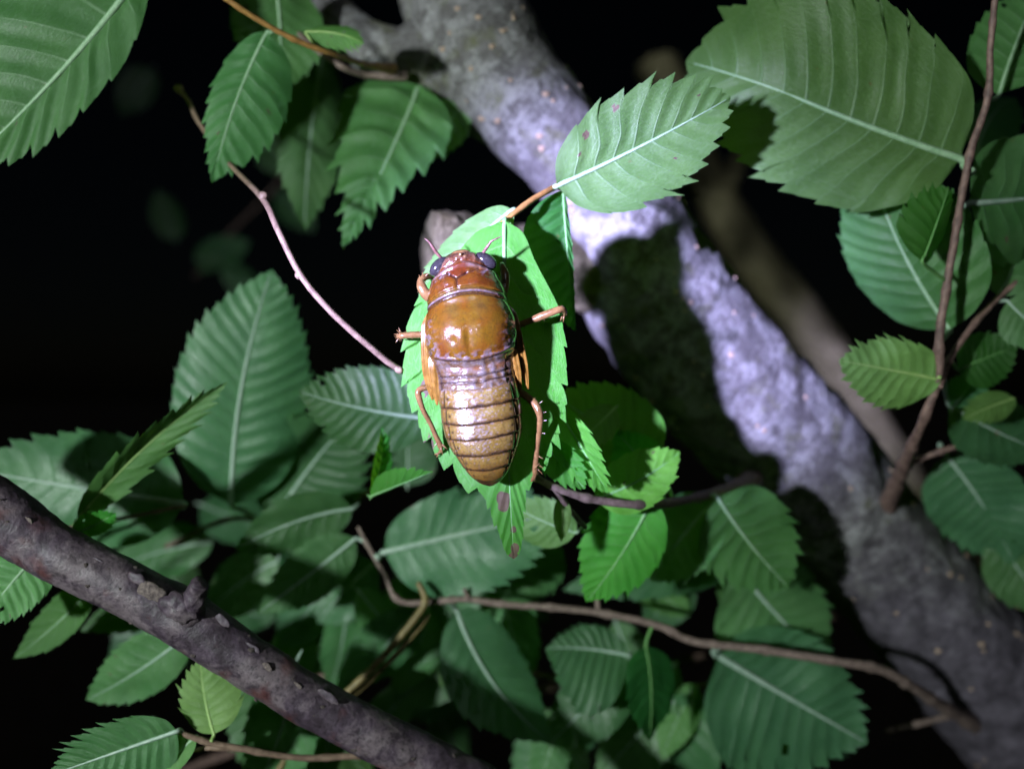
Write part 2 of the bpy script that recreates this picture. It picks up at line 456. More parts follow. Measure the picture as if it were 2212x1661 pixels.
def leaf(parent, base, tip, wd, mat='top', roll=0, fold=0.12, bend=0.0, arc=0.0, corr=0.05, nv=11, prof=PROF, profL=None, profR=None,
         asym=0.0, tooth=0.13, droop=0.12, und=0.06, stalk=None, spots=(), holes=(), m=8, J=7, label=None, ribw=1.0, twist=0.0, tipcurl=0.0, shear=0.72, tpow=1.1):
    """base/tip: (x, y, depth mm). wd: full width in plan units. roll>0 turns the blade towards the torch."""
    B, T = P(*base), P(*tip)
    if not label:
        arc = arc if arc else rnd.uniform(-0.045, 0.045)
        bend = bend if bend else rnd.uniform(-0.05, 0.05)
        asym = asym + rnd.uniform(-0.07, 0.07)
        twist = twist if twist else rnd.uniform(-22, 22)
        shear = shear * rnd.uniform(0.75, 1.15)
        und = und * rnd.uniform(1.2, 3.2)
        droop = droop + rnd.uniform(-0.06, 0.16)
        nv = max(6, nv + rnd.choice((-1, 0, 0, 1, 2)))
        if not holes and rnd.random() < 0.22:
            holes = [(rnd.uniform(0.2, 0.8), rnd.choice((-1, 1)) * rnd.uniform(0.3, 1.0), rnd.uniform(0.03, 0.1)) for _ in range(rnd.randint(1, 3))]
        if not spots and rnd.random() < 0.4:
            spots = [(rnd.uniform(0.15, 0.95), rnd.uniform(-1.0, 1.0), rnd.uniform(0.02, 0.07)) for _ in range(rnd.randint(1, 4))]
        if prof is ROUND or prof is PROF:
            f_ = rnd.uniform(0.0, 0.8)
            other = PROF if prof is ROUND else ROUND
            prof = [(x_, (1 - f_ * 0.5) * smooth_tab(prof, x_) + f_ * 0.5 * smooth_tab(other, x_)) for x_ in [k_ / 24 for k_ in range(25)]]
    if stalk is None and parent.name in TWIGPTS:
        near = min(TWIGPTS[parent.name], key=lambda q_: (q_ - B).length)
        if (near - B).length < 0.45 * (T - B).length:
            stalk = near
    tooth *= 0.8
    ax = (T - B)
    L = ax.length
    ax.normalize()
    k = PX * (D0 + (base[2] + tip[2]) * 0.0005) / D0
    W = wd * 0.5 * k
    view = ((B + T) * 0.5 - CAMPOS).normalized()
    n0 = -view
    n0 = (n0 - ax * n0.dot(ax)).normalized()
    s0 = n0.cross(ax)                        # screen right when the tip points down
    sg = -1.0 if s0.x > 0 else 1.0
    rr = R(roll) * sg
    nn = n0 * math.cos(rr) + s0 * math.sin(rr)
    ss = s0 * math.cos(rr) - n0 * math.sin(rr)
    seed = Vector((rnd.uniform(0, 50), rnd.uniform(0, 50), rnd.uniform(0, 50)))
    I = nv * m
    phv = (m - 1) / m
    tj = [rnd.uniform(0.35, 1.35) for _ in range(2 * (nv + 2))]

    def mid(x):
        s = arc * L * 4 * x * (1 - x)
        z = bend * L * 4 * x * (1 - x) + tipcurl * L * max(0, x - 0.6) ** 2 * 6
        return s, z

    def place(x, y, q, ph, side, z0=0.0):
        ms, mz = mid(min(1.0, max(0, x)))
        f = fold if side > 0 else fold
        z = mz + abs(y) * math.sin(f) - droop * W * (y / W) ** 2
        yy = y * math.cos(f)
        env = min(1.0, q * 4.0) * (1 - 0.35 * q)
        cm = 0.6 if mat == 'top' else 1.0
        cr = 0.5 + 0.5 * math.cos(2 * math.pi * (ph - phv))
        z += cm * corr * 0.5 * W * cr * env * (0.45 + 0.9 * (0.5 + 0.5 * noise.noise(Vector((x * 5.0, side * 3.0, 9.0)) + seed)))
        pt = Vector((x * 3.2, y / W * 1.4, 0)) + seed
        z += und * W * noise.noise(pt) * (0.3 + q)
        tw = R(twist) * x * sg
        y2 = yy * math.cos(tw) - z * math.sin(tw)
        z2 = yy * math.sin(tw) + z * math.cos(tw)
        return B + ax * (x * L) + ss * (y2 + ms) + nn * (z2 + z0)

    verts, faces, mi, uvs, spot = [], [], [], [], []
    grid = {}
    for i in range(I + 1):
        t = i / I
        ph = (t * nv) % 1.0
        if i == I:
            ph = 0
        for side in (-1, 1):
            pr = (profL if side < 0 else profR) or prof
            a = (1 + asym) if side > 0 else (1 - asym)
            xe = t + shear * t * (1 - t)
            hw = W * a * smooth_tab(pr, xe)
            tj_ = tj[(int(t * nv) * 2 + (side > 0)) % len(tj)]
            h1 = ph ** tpow
            h2 = ((ph * 2) % 1.0) ** tpow
            te = tooth * tj_ * min(1.0, hw / W * 2.2) * sstep(0.03, 0.2, xe) * (0.35 + 0.65 * sstep(0.15, 0.5, xe))
            for j in range(J + 1):
                if j == 0 and side > 0:
                    grid[(i, side, 0)] = grid[(i, -1, 0)]
                    continue
                q = j / J
                x = t + (xe - t) * (q ** 1.2)
                x += ((0.42 / nv) * (1 - t) if side > 0 else 0.0) * min(1.0, q * 3) * min(1, t * 6) + (0.5 / nv) * noise.noise(Vector((t * 7, side * 5 + q * 1.5, 2)) + seed) * min(1, 3 * q) * (1 - t) * min(1, t * 8)
                x = min(x, 1.0)
                y = hw * q
                if q > 0.6:
                    wq = sstep(0.6, 1.0, q) ** 1.5
                    y += W * te * wq * (h1 * 0.9 + 0.22 * h2 - 0.35)
                    x += (W / L) * te * wq * (h1 * 1.1 + 0.2 * h2)
                idx = len(verts)
                verts.append(place(x, side * max(0, y), q, ph, side))
                uvs.append((t * nv - phv, side * q))
                sv = 0.0
                for (sx, sy, sr) in spots:
                    dd = math.hypot((x - sx) * L, (side * y / W - sy) * W) / (sr * W)
                    sv = max(sv, 1.0 - sstep(0.55, 1.15, dd))
                spot.append(sv)
                grid[(i, side, j)] = idx
    for i in range(I):
        for side in (-1, 1):
            for j in range(J):
                a, b, c, d = grid[(i, side, j)], grid[(i + 1, side, j)], grid[(i + 1, side, j + 1)], grid[(i, side, j + 1)]
                if holes:
                    ctr = (verts[a] + verts[b] + verts[c] + verts[d]) * 0.25
                    t = (i + 0.5) / I
                    qq = side * (j + 0.5) / J
                    if any(math.hypot((t - hx) * L, (qq - hy) * W) < hr * W * (0.8 + 0.4 * noise.noise(ctr * 900)) for hx, hy, hr in holes):
                        continue
                q = (a, b, c, d) if side > 0 else (a, d, c, b)
                if len(set(q)) == 4:
                    faces.append(q)
                    mi.append(0)
    # midrib and stalk, one tapering tube
    path = []
    rm = W * 0.030 * ribw + 0.00012
    if stalk is not None:
        S = stalk if isinstance(stalk, Vector) else P(*stalk)
        path.append((S, rm * 1.15))
        path.append((S.lerp(B, 0.55) + nn * (-0.02 * L), rm * 1.1))
    else:
        path.append((B - ax * L * 0.07 - nn * L * 0.05, rm * 0.55))
    for kx in range(0, 11):
        x = kx / 10 * 0.97
        s, z = mid(x)
        tw = 0
        path.append((B + ax * (x * L) + ss * s + nn * z, rm * (1.05 - 0.93 * x)))
    tv, tf = tube_geo(path, per=4, seg=8)
    o = len(verts)
    verts += tv
    for f in tf:
        faces.append(tuple(i + o for i in f))
        mi.append(1)
    uvs += [(0.5, 0.5)] * len(tv)
    spot += [0.0] * len(tv)
    ob = mesh_obj("leaf", verts, faces, [LEAF[mat], RIB[mat]], parent, B, matidx=mi, uvs=uvs, attrs={"spot": spot})
    if label:
        ob["label"] = label
    return ob

def twig(parent, path, mat, name="twig", per=10, seg=12, rough=0.16, nodes=0.35, gap=0.010, extra=(), nscale=900.0):
    loc = to_pts(path)[0][0]
    g = [tube_geo(path, per=per, seg=seg, rough=rough, nscale=nscale, nodes=nodes, node_gap=gap, seed=rnd.uniform(0, 9))]
    for e in extra:
        g.append(tube_geo(e, per=per, seg=seg, rough=rough, nscale=nscale, nodes=nodes, node_gap=gap, seed=rnd.uniform(0, 9)))
    V, F = join(g)
    ob = mesh_obj(name, V, F, [mat], parent, loc)
    TWIGPTS[ob.name] = [q_[0] for q_ in catmull(to_pts(path), 12)]
    return ob

# ------------------------------------------------------------------ ground, far below the limb and out of the beam
def ground():
    n = 40
    V, F = [], []
    for i in range(n + 1):
        for j in range(n + 1):
            x = ((i / n) * 2 - 1)
            y = ((j / n) * 2 - 1)
            x = math.copysign(abs(x) ** 2.5, x) * 60
            y = math.copysign(abs(y) ** 2.5, y) * 60
            V.append(Vector((x, y, -1.25 + 0.05 * noise.noise(Vector((x, y, 0)) * 0.9))))
    for i in range(n):
        for j in range(n):
            a = i * (n + 1) + j
            F.append((a, a + n + 1, a + n + 2, a + 1))
    o = mesh_obj("ground", V, F, [plain_material("forest_soil", (0.02, 0.015, 0.01), (0.06, 0.045, 0.03), 0.95, 14.0, bump=0.8, bdist=0.02)], None, Vector((0, 0, -1.25)))
    o["kind"] = "structure"
ground()

# ------------------------------------------------------------------ the grey limb with its twigs and leaves
tree = thing("tree", "thick mottled grey tree limb slanting past the insect, with leafy side twigs", "tree", Vector((0.33, 0.09, -1.24)))
limb_path = []
for (x_, y_, d_, h_) in ((930, -420, 56, 118), (945, -200, 55, 122), (985, -20, 53, 124), (1040, 110, 51, 136), (1135, 225, 49, 116),
                         (1240, 345, 49, 106), (1345, 480, 52, 130), (1425, 650, 58, 158), (1555, 810, 62, 160),
                         (1700, 965, 66, 154), (1890, 1190, 71, 142), (2090, 1425, 75, 146), (2270, 1640, 82, 150), (2480, 2000, 90, 158)):
    limb_path.append((P(x_, y_, d_), h_ * PX * (D0 + d_ * 0.001) / D0))
limb_path += [(Vector((0.19, 0.105, -0.22)), 0.022), (Vector((0.26, 0.10, -0.55)), 0.030), (Vector((0.31, 0.09, -1.0)), 0.042), (Vector((0.33, 0.09, -1.30)), 0.06)]
stub_path = [(P(1450, 670, 62), 0.0110), (P(1330, 610, 58), 0.0082), (P(1200, 575, 50), 0.0070), (P(1080, 555, 43), 0.0066), (P(985, 538, 38), 0.0064), (P(930, 530, 36), 0.0060)]
spur_path = [(P(1090, 175, 57), 0.0123), (P(985, 150, 54), 0.0114), (P(900, 138, 51), 0.0084), (P(835, 124, 50), 0.0057), (P(770, 80, 54), 0.0045), (P(700, 20, 68), 0.0047), (P(600, -80, 86), 0.0051), (P(500, -200, 99), 0.0051)]
V, F = join([tube_geo(limb_path, per=26, seg=110, rough=0.06, nscale=150, seed=1)])
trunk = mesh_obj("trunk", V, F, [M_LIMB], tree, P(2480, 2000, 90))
V, F = join([tube_geo(stub_path, per=16, seg=48, rough=0.12, nscale=260, seed=3, round_end=False)])
mesh_obj("cut_stub", V, F, [M_STUB], tree, P(1440, 660, 40))["label"] = "short brown cut branch stub behind the insect's leaf"
V, F = join([tube_geo(spur_path, per=16, seg=64, rough=0.08, nscale=150, seed=4)])
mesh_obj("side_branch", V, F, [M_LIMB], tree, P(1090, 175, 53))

# warty pores on the limb, each proud of the bark
def wart_mesh():
    V, F = [], []
    nseg, nr = 10, 4
    for r in range(nr + 1):
        a = r / nr * math.pi / 2
        for k in range(nseg):
            b = 2 * math.pi * k / nseg
            rad = math.cos(a) * (1 + 0.15 * math.sin(3 * b))
            V.append((rad * math.cos(b), rad * math.sin(b), math.sin(a) * 0.8))
    for r in range(nr):
        for k in range(nseg):
            k2 = (k + 1) % nseg
            F.append((r * nseg + k, r * nseg + k2, (r + 1) * nseg + k2, (r + 1) * nseg + k))
    me = bpy.data.meshes.new("lenticel")
    me.from_pydata(V, [], F)
    me.polygons.foreach_set("use_smooth", [True] * len(me.polygons))
    me.materials.append(M_LENT)
    return me
WART = wart_mesh()
WART_DARK = WART.copy()
WART_DARK.name = 'lenticel'
WART_DARK.materials.clear()
WART_DARK.materials.append(M_CRUST)
def warts(parent, path, count, lo, hi, i0, i1, side=(-1.3, 1.3), me=None):
    pts = catmull(to_pts(path), 26)
    for _ in range(count):
        i = rnd.randint(i0, i1)
        p, r = pts[i]
        t = (pts[i + 1][0] - p).normalized()
        front = Vector((0, -1, 0))
        front = (front - t * front.dot(t)).normalized()
        s = t.cross(front)
        a = rnd.uniform(*side)
        d = front * math.cos(a) + s * math.sin(a)
        q = p + d * r * (1 + 0.06 * noise.fractal((p + d * r) * 150 + Vector((3.1, 1.7, 2.3)), 1.0, 2.1, 4))
        o = link("lenticel", me or WART, parent, q - d * 0.00004)
        sc = rnd.uniform(lo, hi)
        o.scale = (sc * rnd.uniform(0.7, 1.5), sc, sc * rnd.uniform(0.6, 1.1))
        o.rotation_euler = d.to_track_quat('Z', 'Y').to_euler()
warts(trunk, limb_path, 110, 0.00026, 0.00062, 40, 330)

# --- twig and leaves at the limb's upper left
tw1 = twig(tree, [(850, 150, 41, 24), (790, 140, 34, 13), (720, 118, 24, 12), (640, 88, 20, 12), (560, 45, 17, 12), (480, -8, 14, 12), (400, -70, 12, 11)], M_ORANGE, nodes=0.25)
leaf(tw1, (577, 70, 23), (459, 396, 21), 160, 'under', roll=12, fold=0.05, arc=-0.03, corr=0.09, nv=9, stalk=(592, 66, 19), asym=0.25, tooth=0.2, droop=0.25)
leaf(tw1, (660, 70, 23), (786, 95, 21), 66, 'young', roll=-25, fold=-0.5, corr=0.05, nv=8, tooth=0.42, stalk=(677, 98, 22.5), bend=-0.05, arc=0.1)
leaf(tw1, (590, -60, 40), (600, 205, 44), 200, 'under', roll=-20, corr=0.04, nv=9)
tw1b = twig(tree, [(880, 165, 42, 22), (790, 163, 40, 14), (730, 140, 36, 13), (680, 105, 40, 12), (620, 50, 46, 11)], M_MAUVE, nodes=0.2)
leaf(tw1b, (700, 105, 62), (658, 500, 56), 150, 'top', roll=-25, corr=0.05, nv=11, droop=0.3)
tw1c = twig(tree, [(1030, 205, 54, 16), (960, 190, 52, 12), (905, 185, 48, 10)], M_BROWN, nodes=0.2)
leaf(tw1c, (905, 190, 44), (743, 538, 33), 262, 'under', roll=12, fold=0.22, arc=0.02, corr=0.2, nv=8, tooth=0.42, asym=-0.1, prof=[(0, 0), (0.03, 0.5), (0.1, 0.85), (0.2, 1.0), (0.34, 0.92), (0.5, 0.72), (0.65, 0.5), (0.75, 0.32), (0.85, 0.2), (0.93, 0.11), (1, 0)], droop=0.05, stalk=(960, 190, 48), shear=0.5)
leaf(tw1c, (1005, 215, 47), (915, 345, 46), 95, 'under', roll=10, corr=0.18, nv=7, tooth=0.4, stalk=(1010, 213, 47))

# --- twig that carries the insect's leaf, and the leaf pair beside it
tw3 = twig(tree, [(1262, 355, 36, 18), (1225, 388, 20, 14), (1198, 405, 11, 13), (1150, 432, 8, 13), (1100, 470, 6, 12), (1075, 490, 6, 8)], M_ORANGE, nodes=0.15, rough=0.1)
Lprof = [(0, 0.0), (0.012, 0.12), (0.03, 0.27), (0.1, 0.49), (0.168, 0.74), (0.236, 0.88), (0.305, 0.97), (0.388, 1.0), (0.484, 0.98), (0.54, 0.92), (0.65, 0.76), (0.718, 0.57), (0.773, 0.4), (0.81, 0.24), (0.86, 0.19), (0.925, 0.12), (0.98, 0.07), (1, 0)]
Rprof = [(0, 0.0), (0.012, 0.14), (0.03, 0.30), (0.1, 0.50), (0.168, 0.72), (0.236, 0.88), (0.305, 0.96), (0.388, 1.0), (0.484, 0.97), (0.54, 0.88), (0.65, 0.74), (0.718, 0.5), (0.773, 0.32), (0.81, 0.24), (0.86, 0.2), (0.925, 0.17), (0.98, 0.10), (1, 0)]
# screen right when the tip points down is side +1, so profR lies to the right of the insect
host = leaf(tw3, (1090, 478, 4.2), (1110, 1206, 3.6), 350, 'fresh', roll=4, fold=0.0, bend=-0.006, arc=-0.01, corr=0.035, nv=13, profL=Lprof, profR=Rprof, asym=-0.26,
     tooth=0.13, tpow=0.62, droop=0.03, und=0.035, m=12, J=18, stalk=(1103, 470, 6),
     spots=[(0.822, -0.09, 0.11), (0.845, -0.09, 0.08), (1.0, 0.0, 0.09), (0.97, 0.02, 0.07), (0.915, 0.02, 0.045), (0.49, -1.0, 0.12), (0.66, -1.0, 0.1)],
     label="bright green leaf with brown patches that the insect clings to", ribw=0.55)
leaf(tw3, (1108, 452, 6.5), (905, 640, 9), 120, 'under', roll=30, fold=0.2, corr=0.05, nv=9, tooth=0.12, stalk=(1120, 452, 7), prof=ROUND)
leaf(tw3, (1203, 402, 9), (1579, 210, 6), 238, 'under', roll=-6, fold=0.10, arc=-0.015, corr=0.075, nv=9, tooth=0.26, droop=0.1, m=12, J=14, prof=ROUND, asym=0.0,
     stalk=(1195, 407, 11), spots=[(0.245, 0.62, 0.085), (0.44, 0.82, 0.07), (0.85, 0.3, 0.05), (0.62, -0.5, 0.05), (0.18, 0.35, 0.05)],
     label="pale green toothed leaf with small brown spots lying over the grey limb")
leaf(tw3, (1216, 410, 12), (1244, 716, 14), 108, 'deep', roll=-22, fold=0.1, corr=0.25, nv=10, tooth=0.2, asym=-0.8, stalk=(1205, 404, 11), arc=-0.02)

# --- twig at the right
tw4 = twig(tree, [(1910, 1105, 60, 40.3), (1942, 1032, 44, 30.2), (1965, 975, 32, 23.5), (1998, 900, 23, 20.2), (2028, 810, 20, 18.5), (2030, 720, 18, 19.3), (2045, 620, 17, 16.8), (2062, 520, 16, 16.0), (2082, 400, 16, 16.0), (2102, 310, 15, 16.0), (2134, 212, 14, 15.1), (2140, 100, 12, 13.4), (2152, -30, 10, 12.6), (2160, -140, 8, 11.8)], M_BROWN,
     extra=[[(1955, 1002, 38, 16), (2030, 975, 36, 13), (2106, 955, 36, 11)]], rough=0.2)
leaf(tw4, (2078, 345, 18), (1498, 112, 18), 415, 'under', roll=-10, fold=0.06, arc=0.015, corr=0.05, nv=12, tooth=0.15, droop=0.05, und=0.1, profL=[(0, 0), (0.03, 0.4), (0.1, 0.72), (0.25, 0.98), (0.45, 1.12), (0.65, 1.14), (0.8, 1.0), (0.91, 0.66), (1, 0)], profR=[(0, 0), (0.03, 0.34), (0.1, 0.6), (0.25, 0.84), (0.45, 0.9), (0.65, 0.8), (0.8, 0.6), (0.91, 0.36), (1, 0)], stalk=(2100, 372, 16), m=10, J=10, tipcurl=-0.25,
     spots=[(0.72, -0.05, 0.03), (0.55, 0.45, 0.025)], label="large pale green leaf with raised white veins hanging from the right twig")
leaf(tw4, (2052, 712, 26), (1870, 330, 24), 285, 'under', roll=22, fold=0.1, arc=0.04, corr=0.07, nv=12, tooth=0.10, prof=ROUND, stalk=(2034, 735, 19), droop=0.25)
leaf(tw4, (1992, 566, 13), (2050, 405, 13), 150, 'deep', roll=-58, fold=-0.2, corr=0.06, nv=8, tooth=0.2, stalk=(2042, 606, 17), prof=ROUND)
leaf(tw4, (2158, 205, 20), (2262, -60, 24), 190, 'under', roll=15, corr=0.05, nv=10, stalk=(2136, 216, 14))
leaf(tw4, (2095, 440, 20), (2345, 410, 30), 275, 'top', roll=8, fold=0.08, corr=0.05, nv=10, prof=ROUND, stalk=(2078, 445, 16), ribw=1.3)
leaf(tw4, (2030, 820, 20), (1814, 779, 18), 150, 'young', roll=12, fold=0.05, corr=0.06, nv=10, tooth=0.24, prof=ROUND, stalk=(2030, 815, 19), asym=0.05)
leaf(tw4, (2110, 330, 40), (2190, 210, 60), 120, 'top', roll=0, nv=8)
tw5 = twig(tree, [(2028, 838, 20, 16), (2052, 775, 22, 14), (2100, 706, 24, 14), (2150, 650, 26, 13), (2220, 590, 28, 12), (2290, 520, 30, 10)], M_BROWN)
leaf(tw5, (2158, 640, 27), (2225, 440, 34), 150, 'top', roll=10, nv=9, stalk=(2150, 652, 26))
leaf(tw5, (2175, 650, 26), (2290, 740, 24), 130, 'top', roll=-15, nv=9, stalk=(2150, 650, 26))
leaf(tw5, (2070, 800, 28), (2195, 750, 28), 120, 'deep', roll=-10, nv=9, stalk=(2052, 775, 22), prof=ROUND)
leaf(tw5, (2050, 875, 32), (2280, 985, 38), 150, 'top', roll=0, nv=10, stalk=(2040, 820, 22))
leaf(tw5, (2190, 860, 30), (2080, 905, 26), 70, 'young', roll=10, nv=8, tooth=0.3)
leaf(tw5, (2060, 880, 30), (2130, 800, 36), 80, 'top', roll=20, nv=8)
leaf(tw5, (2045, 985, 48), (2190, 1215, 52), 200, 'top', roll=0, nv=10, prof=ROUND, stalk=(2030, 960, 46))
leaf(tw5, (2150, 1160, 52), (2280, 1330, 52), 140, 'top', roll=0, nv=10)

# --- the curved twig under the insect and its crumpled leaves
tw7 = twig(tree, [(1630, 1035, 52, 40), (1560, 1060, 40, 24), (1470, 1082, 26, 19), (1380, 1090, 16, 18), (1280, 1078, 12, 18), (1205, 1055, 9, 17), (1150, 1028, 8, 16), (1120, 1010, 8, 12)], M_MAUVE,
     extra=[[(1195, 1052, 9, 13), (1235, 1105, 14, 12), (1264, 1138, 18, 11)]], rough=0.12)
leaf(tw7, (1196, 866, 10), (1314, 1064, 9), 130, 'fresh', roll=20, fold=0.75, corr=0.07, nv=8, tooth=0.28, label="crumpled pale leaf with long teeth")
leaf(tw7, (1160, 945, 9), (1264, 1056, 8), 90, 'fresh', roll=10, fold=0.5, corr=0.07, nv=6, tooth=0.3)
leaf(tw7, (1425, 985, 26), (1195, 850, 24), 190, 'fresh', roll=0, fold=0.1, corr=0.06, nv=10, prof=ROUND)
leaf(tw7, (1285, 1078, 16), (1470, 975, 18), 125, 'fresh', roll=0, fold=0.15, corr=0.05, nv=9, arc=-0.05)
leaf(tw7, (1410, 1075, 20), (1266, 1300, 24), 175, 'fresh', roll=-14, fold=0.1, corr=0.05, nv=9, asym=-0.1)
leaf(tw7, (1245, 1150, 22), (1100, 1085, 24), 110, 'under', roll=10, nv=9, holes=[(0.45, 0.45, 0.16), (0.6, 0.3, 0.12)], stalk=(1262, 1136, 18))
leaf(tw7, (1545, 1080, 36), (1405, 1255, 40), 165, 'under', roll=25, nv=9, prof=ROUND, corr=0.03)
leaf(tw7, (1548, 1072, 33), (1705, 1270, 37), 215, 'under', roll=-10, fold=0.1, nv=10, tooth=0.2)
leaf(tw7, (1330, 880, 20), (1240, 960, 18), 80, 'young', roll=5, nv=8, tooth=0.35)
leaf(tw7, (1180, 1010, 12), (1130, 960, 11), 50, 'fresh', roll=10, nv=7, tooth=0.4)
leaf(tw7, (1420, 1040, 24), (1330, 930, 22), 110, 'fresh', roll=10, nv=8)
leaf(tw7, (1215, 1070, 12), (1212, 1170, 12), 40, 'young', roll=0, nv=7)

# --- the long twig along the bottom
tw9 = twig(tree, [(2140, 1585, 72, 38.6), (2045, 1530, 56, 25.2), (1975, 1485, 47, 21.8), (1900, 1445, 42, 20.2), (1780, 1424, 40, 18.5), (1640, 1402, 40, 17.6), (1500, 1385, 40, 16.8), (1420, 1350, 40, 16.0), (1300, 1324, 40, 15.1), (1200, 1312, 40, 15.1), (1090, 1305, 40, 14.3), (1000, 1294, 40, 13.4), (870, 1300, 40, 12.6), (830, 1240, 41, 10.1), (790, 1170, 42, 9.2), (775, 1140, 43, 7.6)], M_MAUVE,
     extra=[[(1292, 1322, 40, 12), (1288, 1265, 42, 10)], [(1015, 1296, 40, 13), (1004, 1274, 39, 9)], [(2120, 1530, 68, 16), (2010, 1556, 66, 12), (1918, 1578, 66, 10)]], rough=0.14)
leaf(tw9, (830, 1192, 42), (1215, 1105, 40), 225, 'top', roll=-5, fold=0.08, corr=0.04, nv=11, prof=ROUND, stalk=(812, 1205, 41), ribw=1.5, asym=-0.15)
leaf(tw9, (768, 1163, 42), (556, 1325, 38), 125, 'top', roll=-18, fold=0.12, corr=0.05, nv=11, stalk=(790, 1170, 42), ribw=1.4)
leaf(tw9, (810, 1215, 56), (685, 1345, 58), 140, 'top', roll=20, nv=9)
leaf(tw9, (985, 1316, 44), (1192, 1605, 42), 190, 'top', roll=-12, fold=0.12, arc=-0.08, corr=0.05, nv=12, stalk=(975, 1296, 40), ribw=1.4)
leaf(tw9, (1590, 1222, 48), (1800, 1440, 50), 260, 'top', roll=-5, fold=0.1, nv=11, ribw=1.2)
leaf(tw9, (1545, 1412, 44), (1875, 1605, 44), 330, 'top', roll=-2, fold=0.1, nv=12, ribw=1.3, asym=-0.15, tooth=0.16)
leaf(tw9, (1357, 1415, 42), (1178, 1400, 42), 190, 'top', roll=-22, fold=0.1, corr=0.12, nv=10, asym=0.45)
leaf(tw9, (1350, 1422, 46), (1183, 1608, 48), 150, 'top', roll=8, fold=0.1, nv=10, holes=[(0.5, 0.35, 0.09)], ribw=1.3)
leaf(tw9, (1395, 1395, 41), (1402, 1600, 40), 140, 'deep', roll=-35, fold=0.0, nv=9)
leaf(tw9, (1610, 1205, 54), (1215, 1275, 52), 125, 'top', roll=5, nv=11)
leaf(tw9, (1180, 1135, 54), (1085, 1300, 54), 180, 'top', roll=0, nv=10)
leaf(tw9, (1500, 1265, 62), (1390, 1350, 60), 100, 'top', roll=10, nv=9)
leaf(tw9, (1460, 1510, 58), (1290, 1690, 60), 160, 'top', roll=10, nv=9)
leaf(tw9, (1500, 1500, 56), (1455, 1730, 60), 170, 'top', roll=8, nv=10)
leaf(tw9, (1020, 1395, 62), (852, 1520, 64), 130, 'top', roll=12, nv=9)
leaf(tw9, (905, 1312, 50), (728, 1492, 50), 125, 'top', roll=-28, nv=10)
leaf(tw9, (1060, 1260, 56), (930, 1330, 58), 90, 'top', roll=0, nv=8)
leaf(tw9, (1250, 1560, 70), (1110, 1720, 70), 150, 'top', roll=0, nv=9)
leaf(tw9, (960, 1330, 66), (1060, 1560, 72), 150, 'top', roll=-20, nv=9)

# ------------------------------------------------------------------ blurred branch further back
back = thing("tree_branch", "smooth grey-brown branch standing blurred in the dark behind the limb", "branch", P(1990, 1100, 365))
bp_ = [(1420, 140, 385, 100), (1475, 300, 375, 100), (1550, 440, 365, 92), (1635, 570, 358, 96), (1738, 690, 352, 94), (1840, 850, 350, 90), (1900, 960, 355, 90), (1990, 1100, 365, 90), (2200, 1400, 385, 90)]
V, F = tube_geo(bp_, per=14, seg=40, rough=0.1, nscale=60, seed=5)
mesh_obj("bark", V, F, [M_BACKBARK], back, P(1990, 1100, 365))
V, F = tube_geo([(1550, 440, 363, 50), (1590, 360, 366, 40), (1625, 260, 372, 34), (1660, 120, 380, 28)], per=12, seg=20, rough=0.1, nscale=160, seed=6)
mesh_obj("side_branch", V, F, [M_BACKBARK], back, P(1550, 440, 363))

# ------------------------------------------------------------------ dark branch at the lower left
lowb = thing("tree_branch", "dark purplish-brown rough branch with a broken twig stub, crossing below the insect", "branch", P(1500, 1900, 20))
low_path = [(-260, 960, 4, 132.0), (-120, 1040, 5, 132.0), (0, 1112, 6, 133.9), (110, 1188, 7, 121.6), (250, 1258, 8, 115.9), (400, 1338, 9, 119.7), (550, 1438, 10, 109.2), (700, 1530, 12, 105.4), (850, 1608, 14, 105.4), (1000, 1682, 16, 101.6), (1200, 1790, 18, 101.6), (1500, 1930, 22, 105.4)]
V, F = tube_geo(low_path, per=24, seg=72, rough=0.065, nscale=200, seed=8)
lbark = mesh_obj("bark", V, F, [M_DARKBARK], lowb, P(1500, 1930, 22))
V, F = tube_geo([(408, 1330, 6.5, 66), (418, 1295, 5, 48), (427, 1270, 4, 42), (432, 1258, 3.6, 40)], per=10, seg=30, rough=0.28, nscale=420, round_end=False, seed=9)
mesh_obj("broken_stub", V, F, [M_DARKBARK], lowb, P(405, 1325, 6))
def knob(parent, x, y, d, w_, h_, mat, name, rot=0.5, thick=0.6):
    c = P(x, y, d)
    V, F = [], []
    ns, nr = 24, 10
    for r in range(nr + 1):
        a = r / nr * math.pi - math.pi / 2
        for k in range(ns):
            b = 2 * math.pi * k / ns
            p = Vector((math.cos(a) * math.cos(b) * w_, math.cos(a) * math.sin(b) * h_, math.sin(a) * min(w_, h_) * thick)) * PX
            p = Vector((p.x * math.cos(rot) + p.y * math.sin(rot), -p.z, p.x * -math.sin(rot) + p.y * math.cos(rot)))
            q = c + p * (1 + 0.35 * noise.fractal((c + p) * 900, 1.0, 2.0, 4))
            V.append(q)
    for r in range(nr):
        for k in range(ns):
            k2 = (k + 1) % ns
            F.append((r * ns + k, r * ns + k2, (r + 1) * ns + k2, (r + 1) * ns + k))
    return mesh_obj(name, V, F, [mat], parent, c)
knob(lowb, 385, 1312, 4.6, 44, 30, M_DARKBARK, "knot", 0.5)
knob(lowb, 330, 1278, 5.0, 40, 22, M_CRUST, "bark_scale", 0.45, 0.4)
knob(lowb, 300, 1252, 5.0, 24, 12, M_DARKBARK, "bark_scale", 0.6, 0.4)
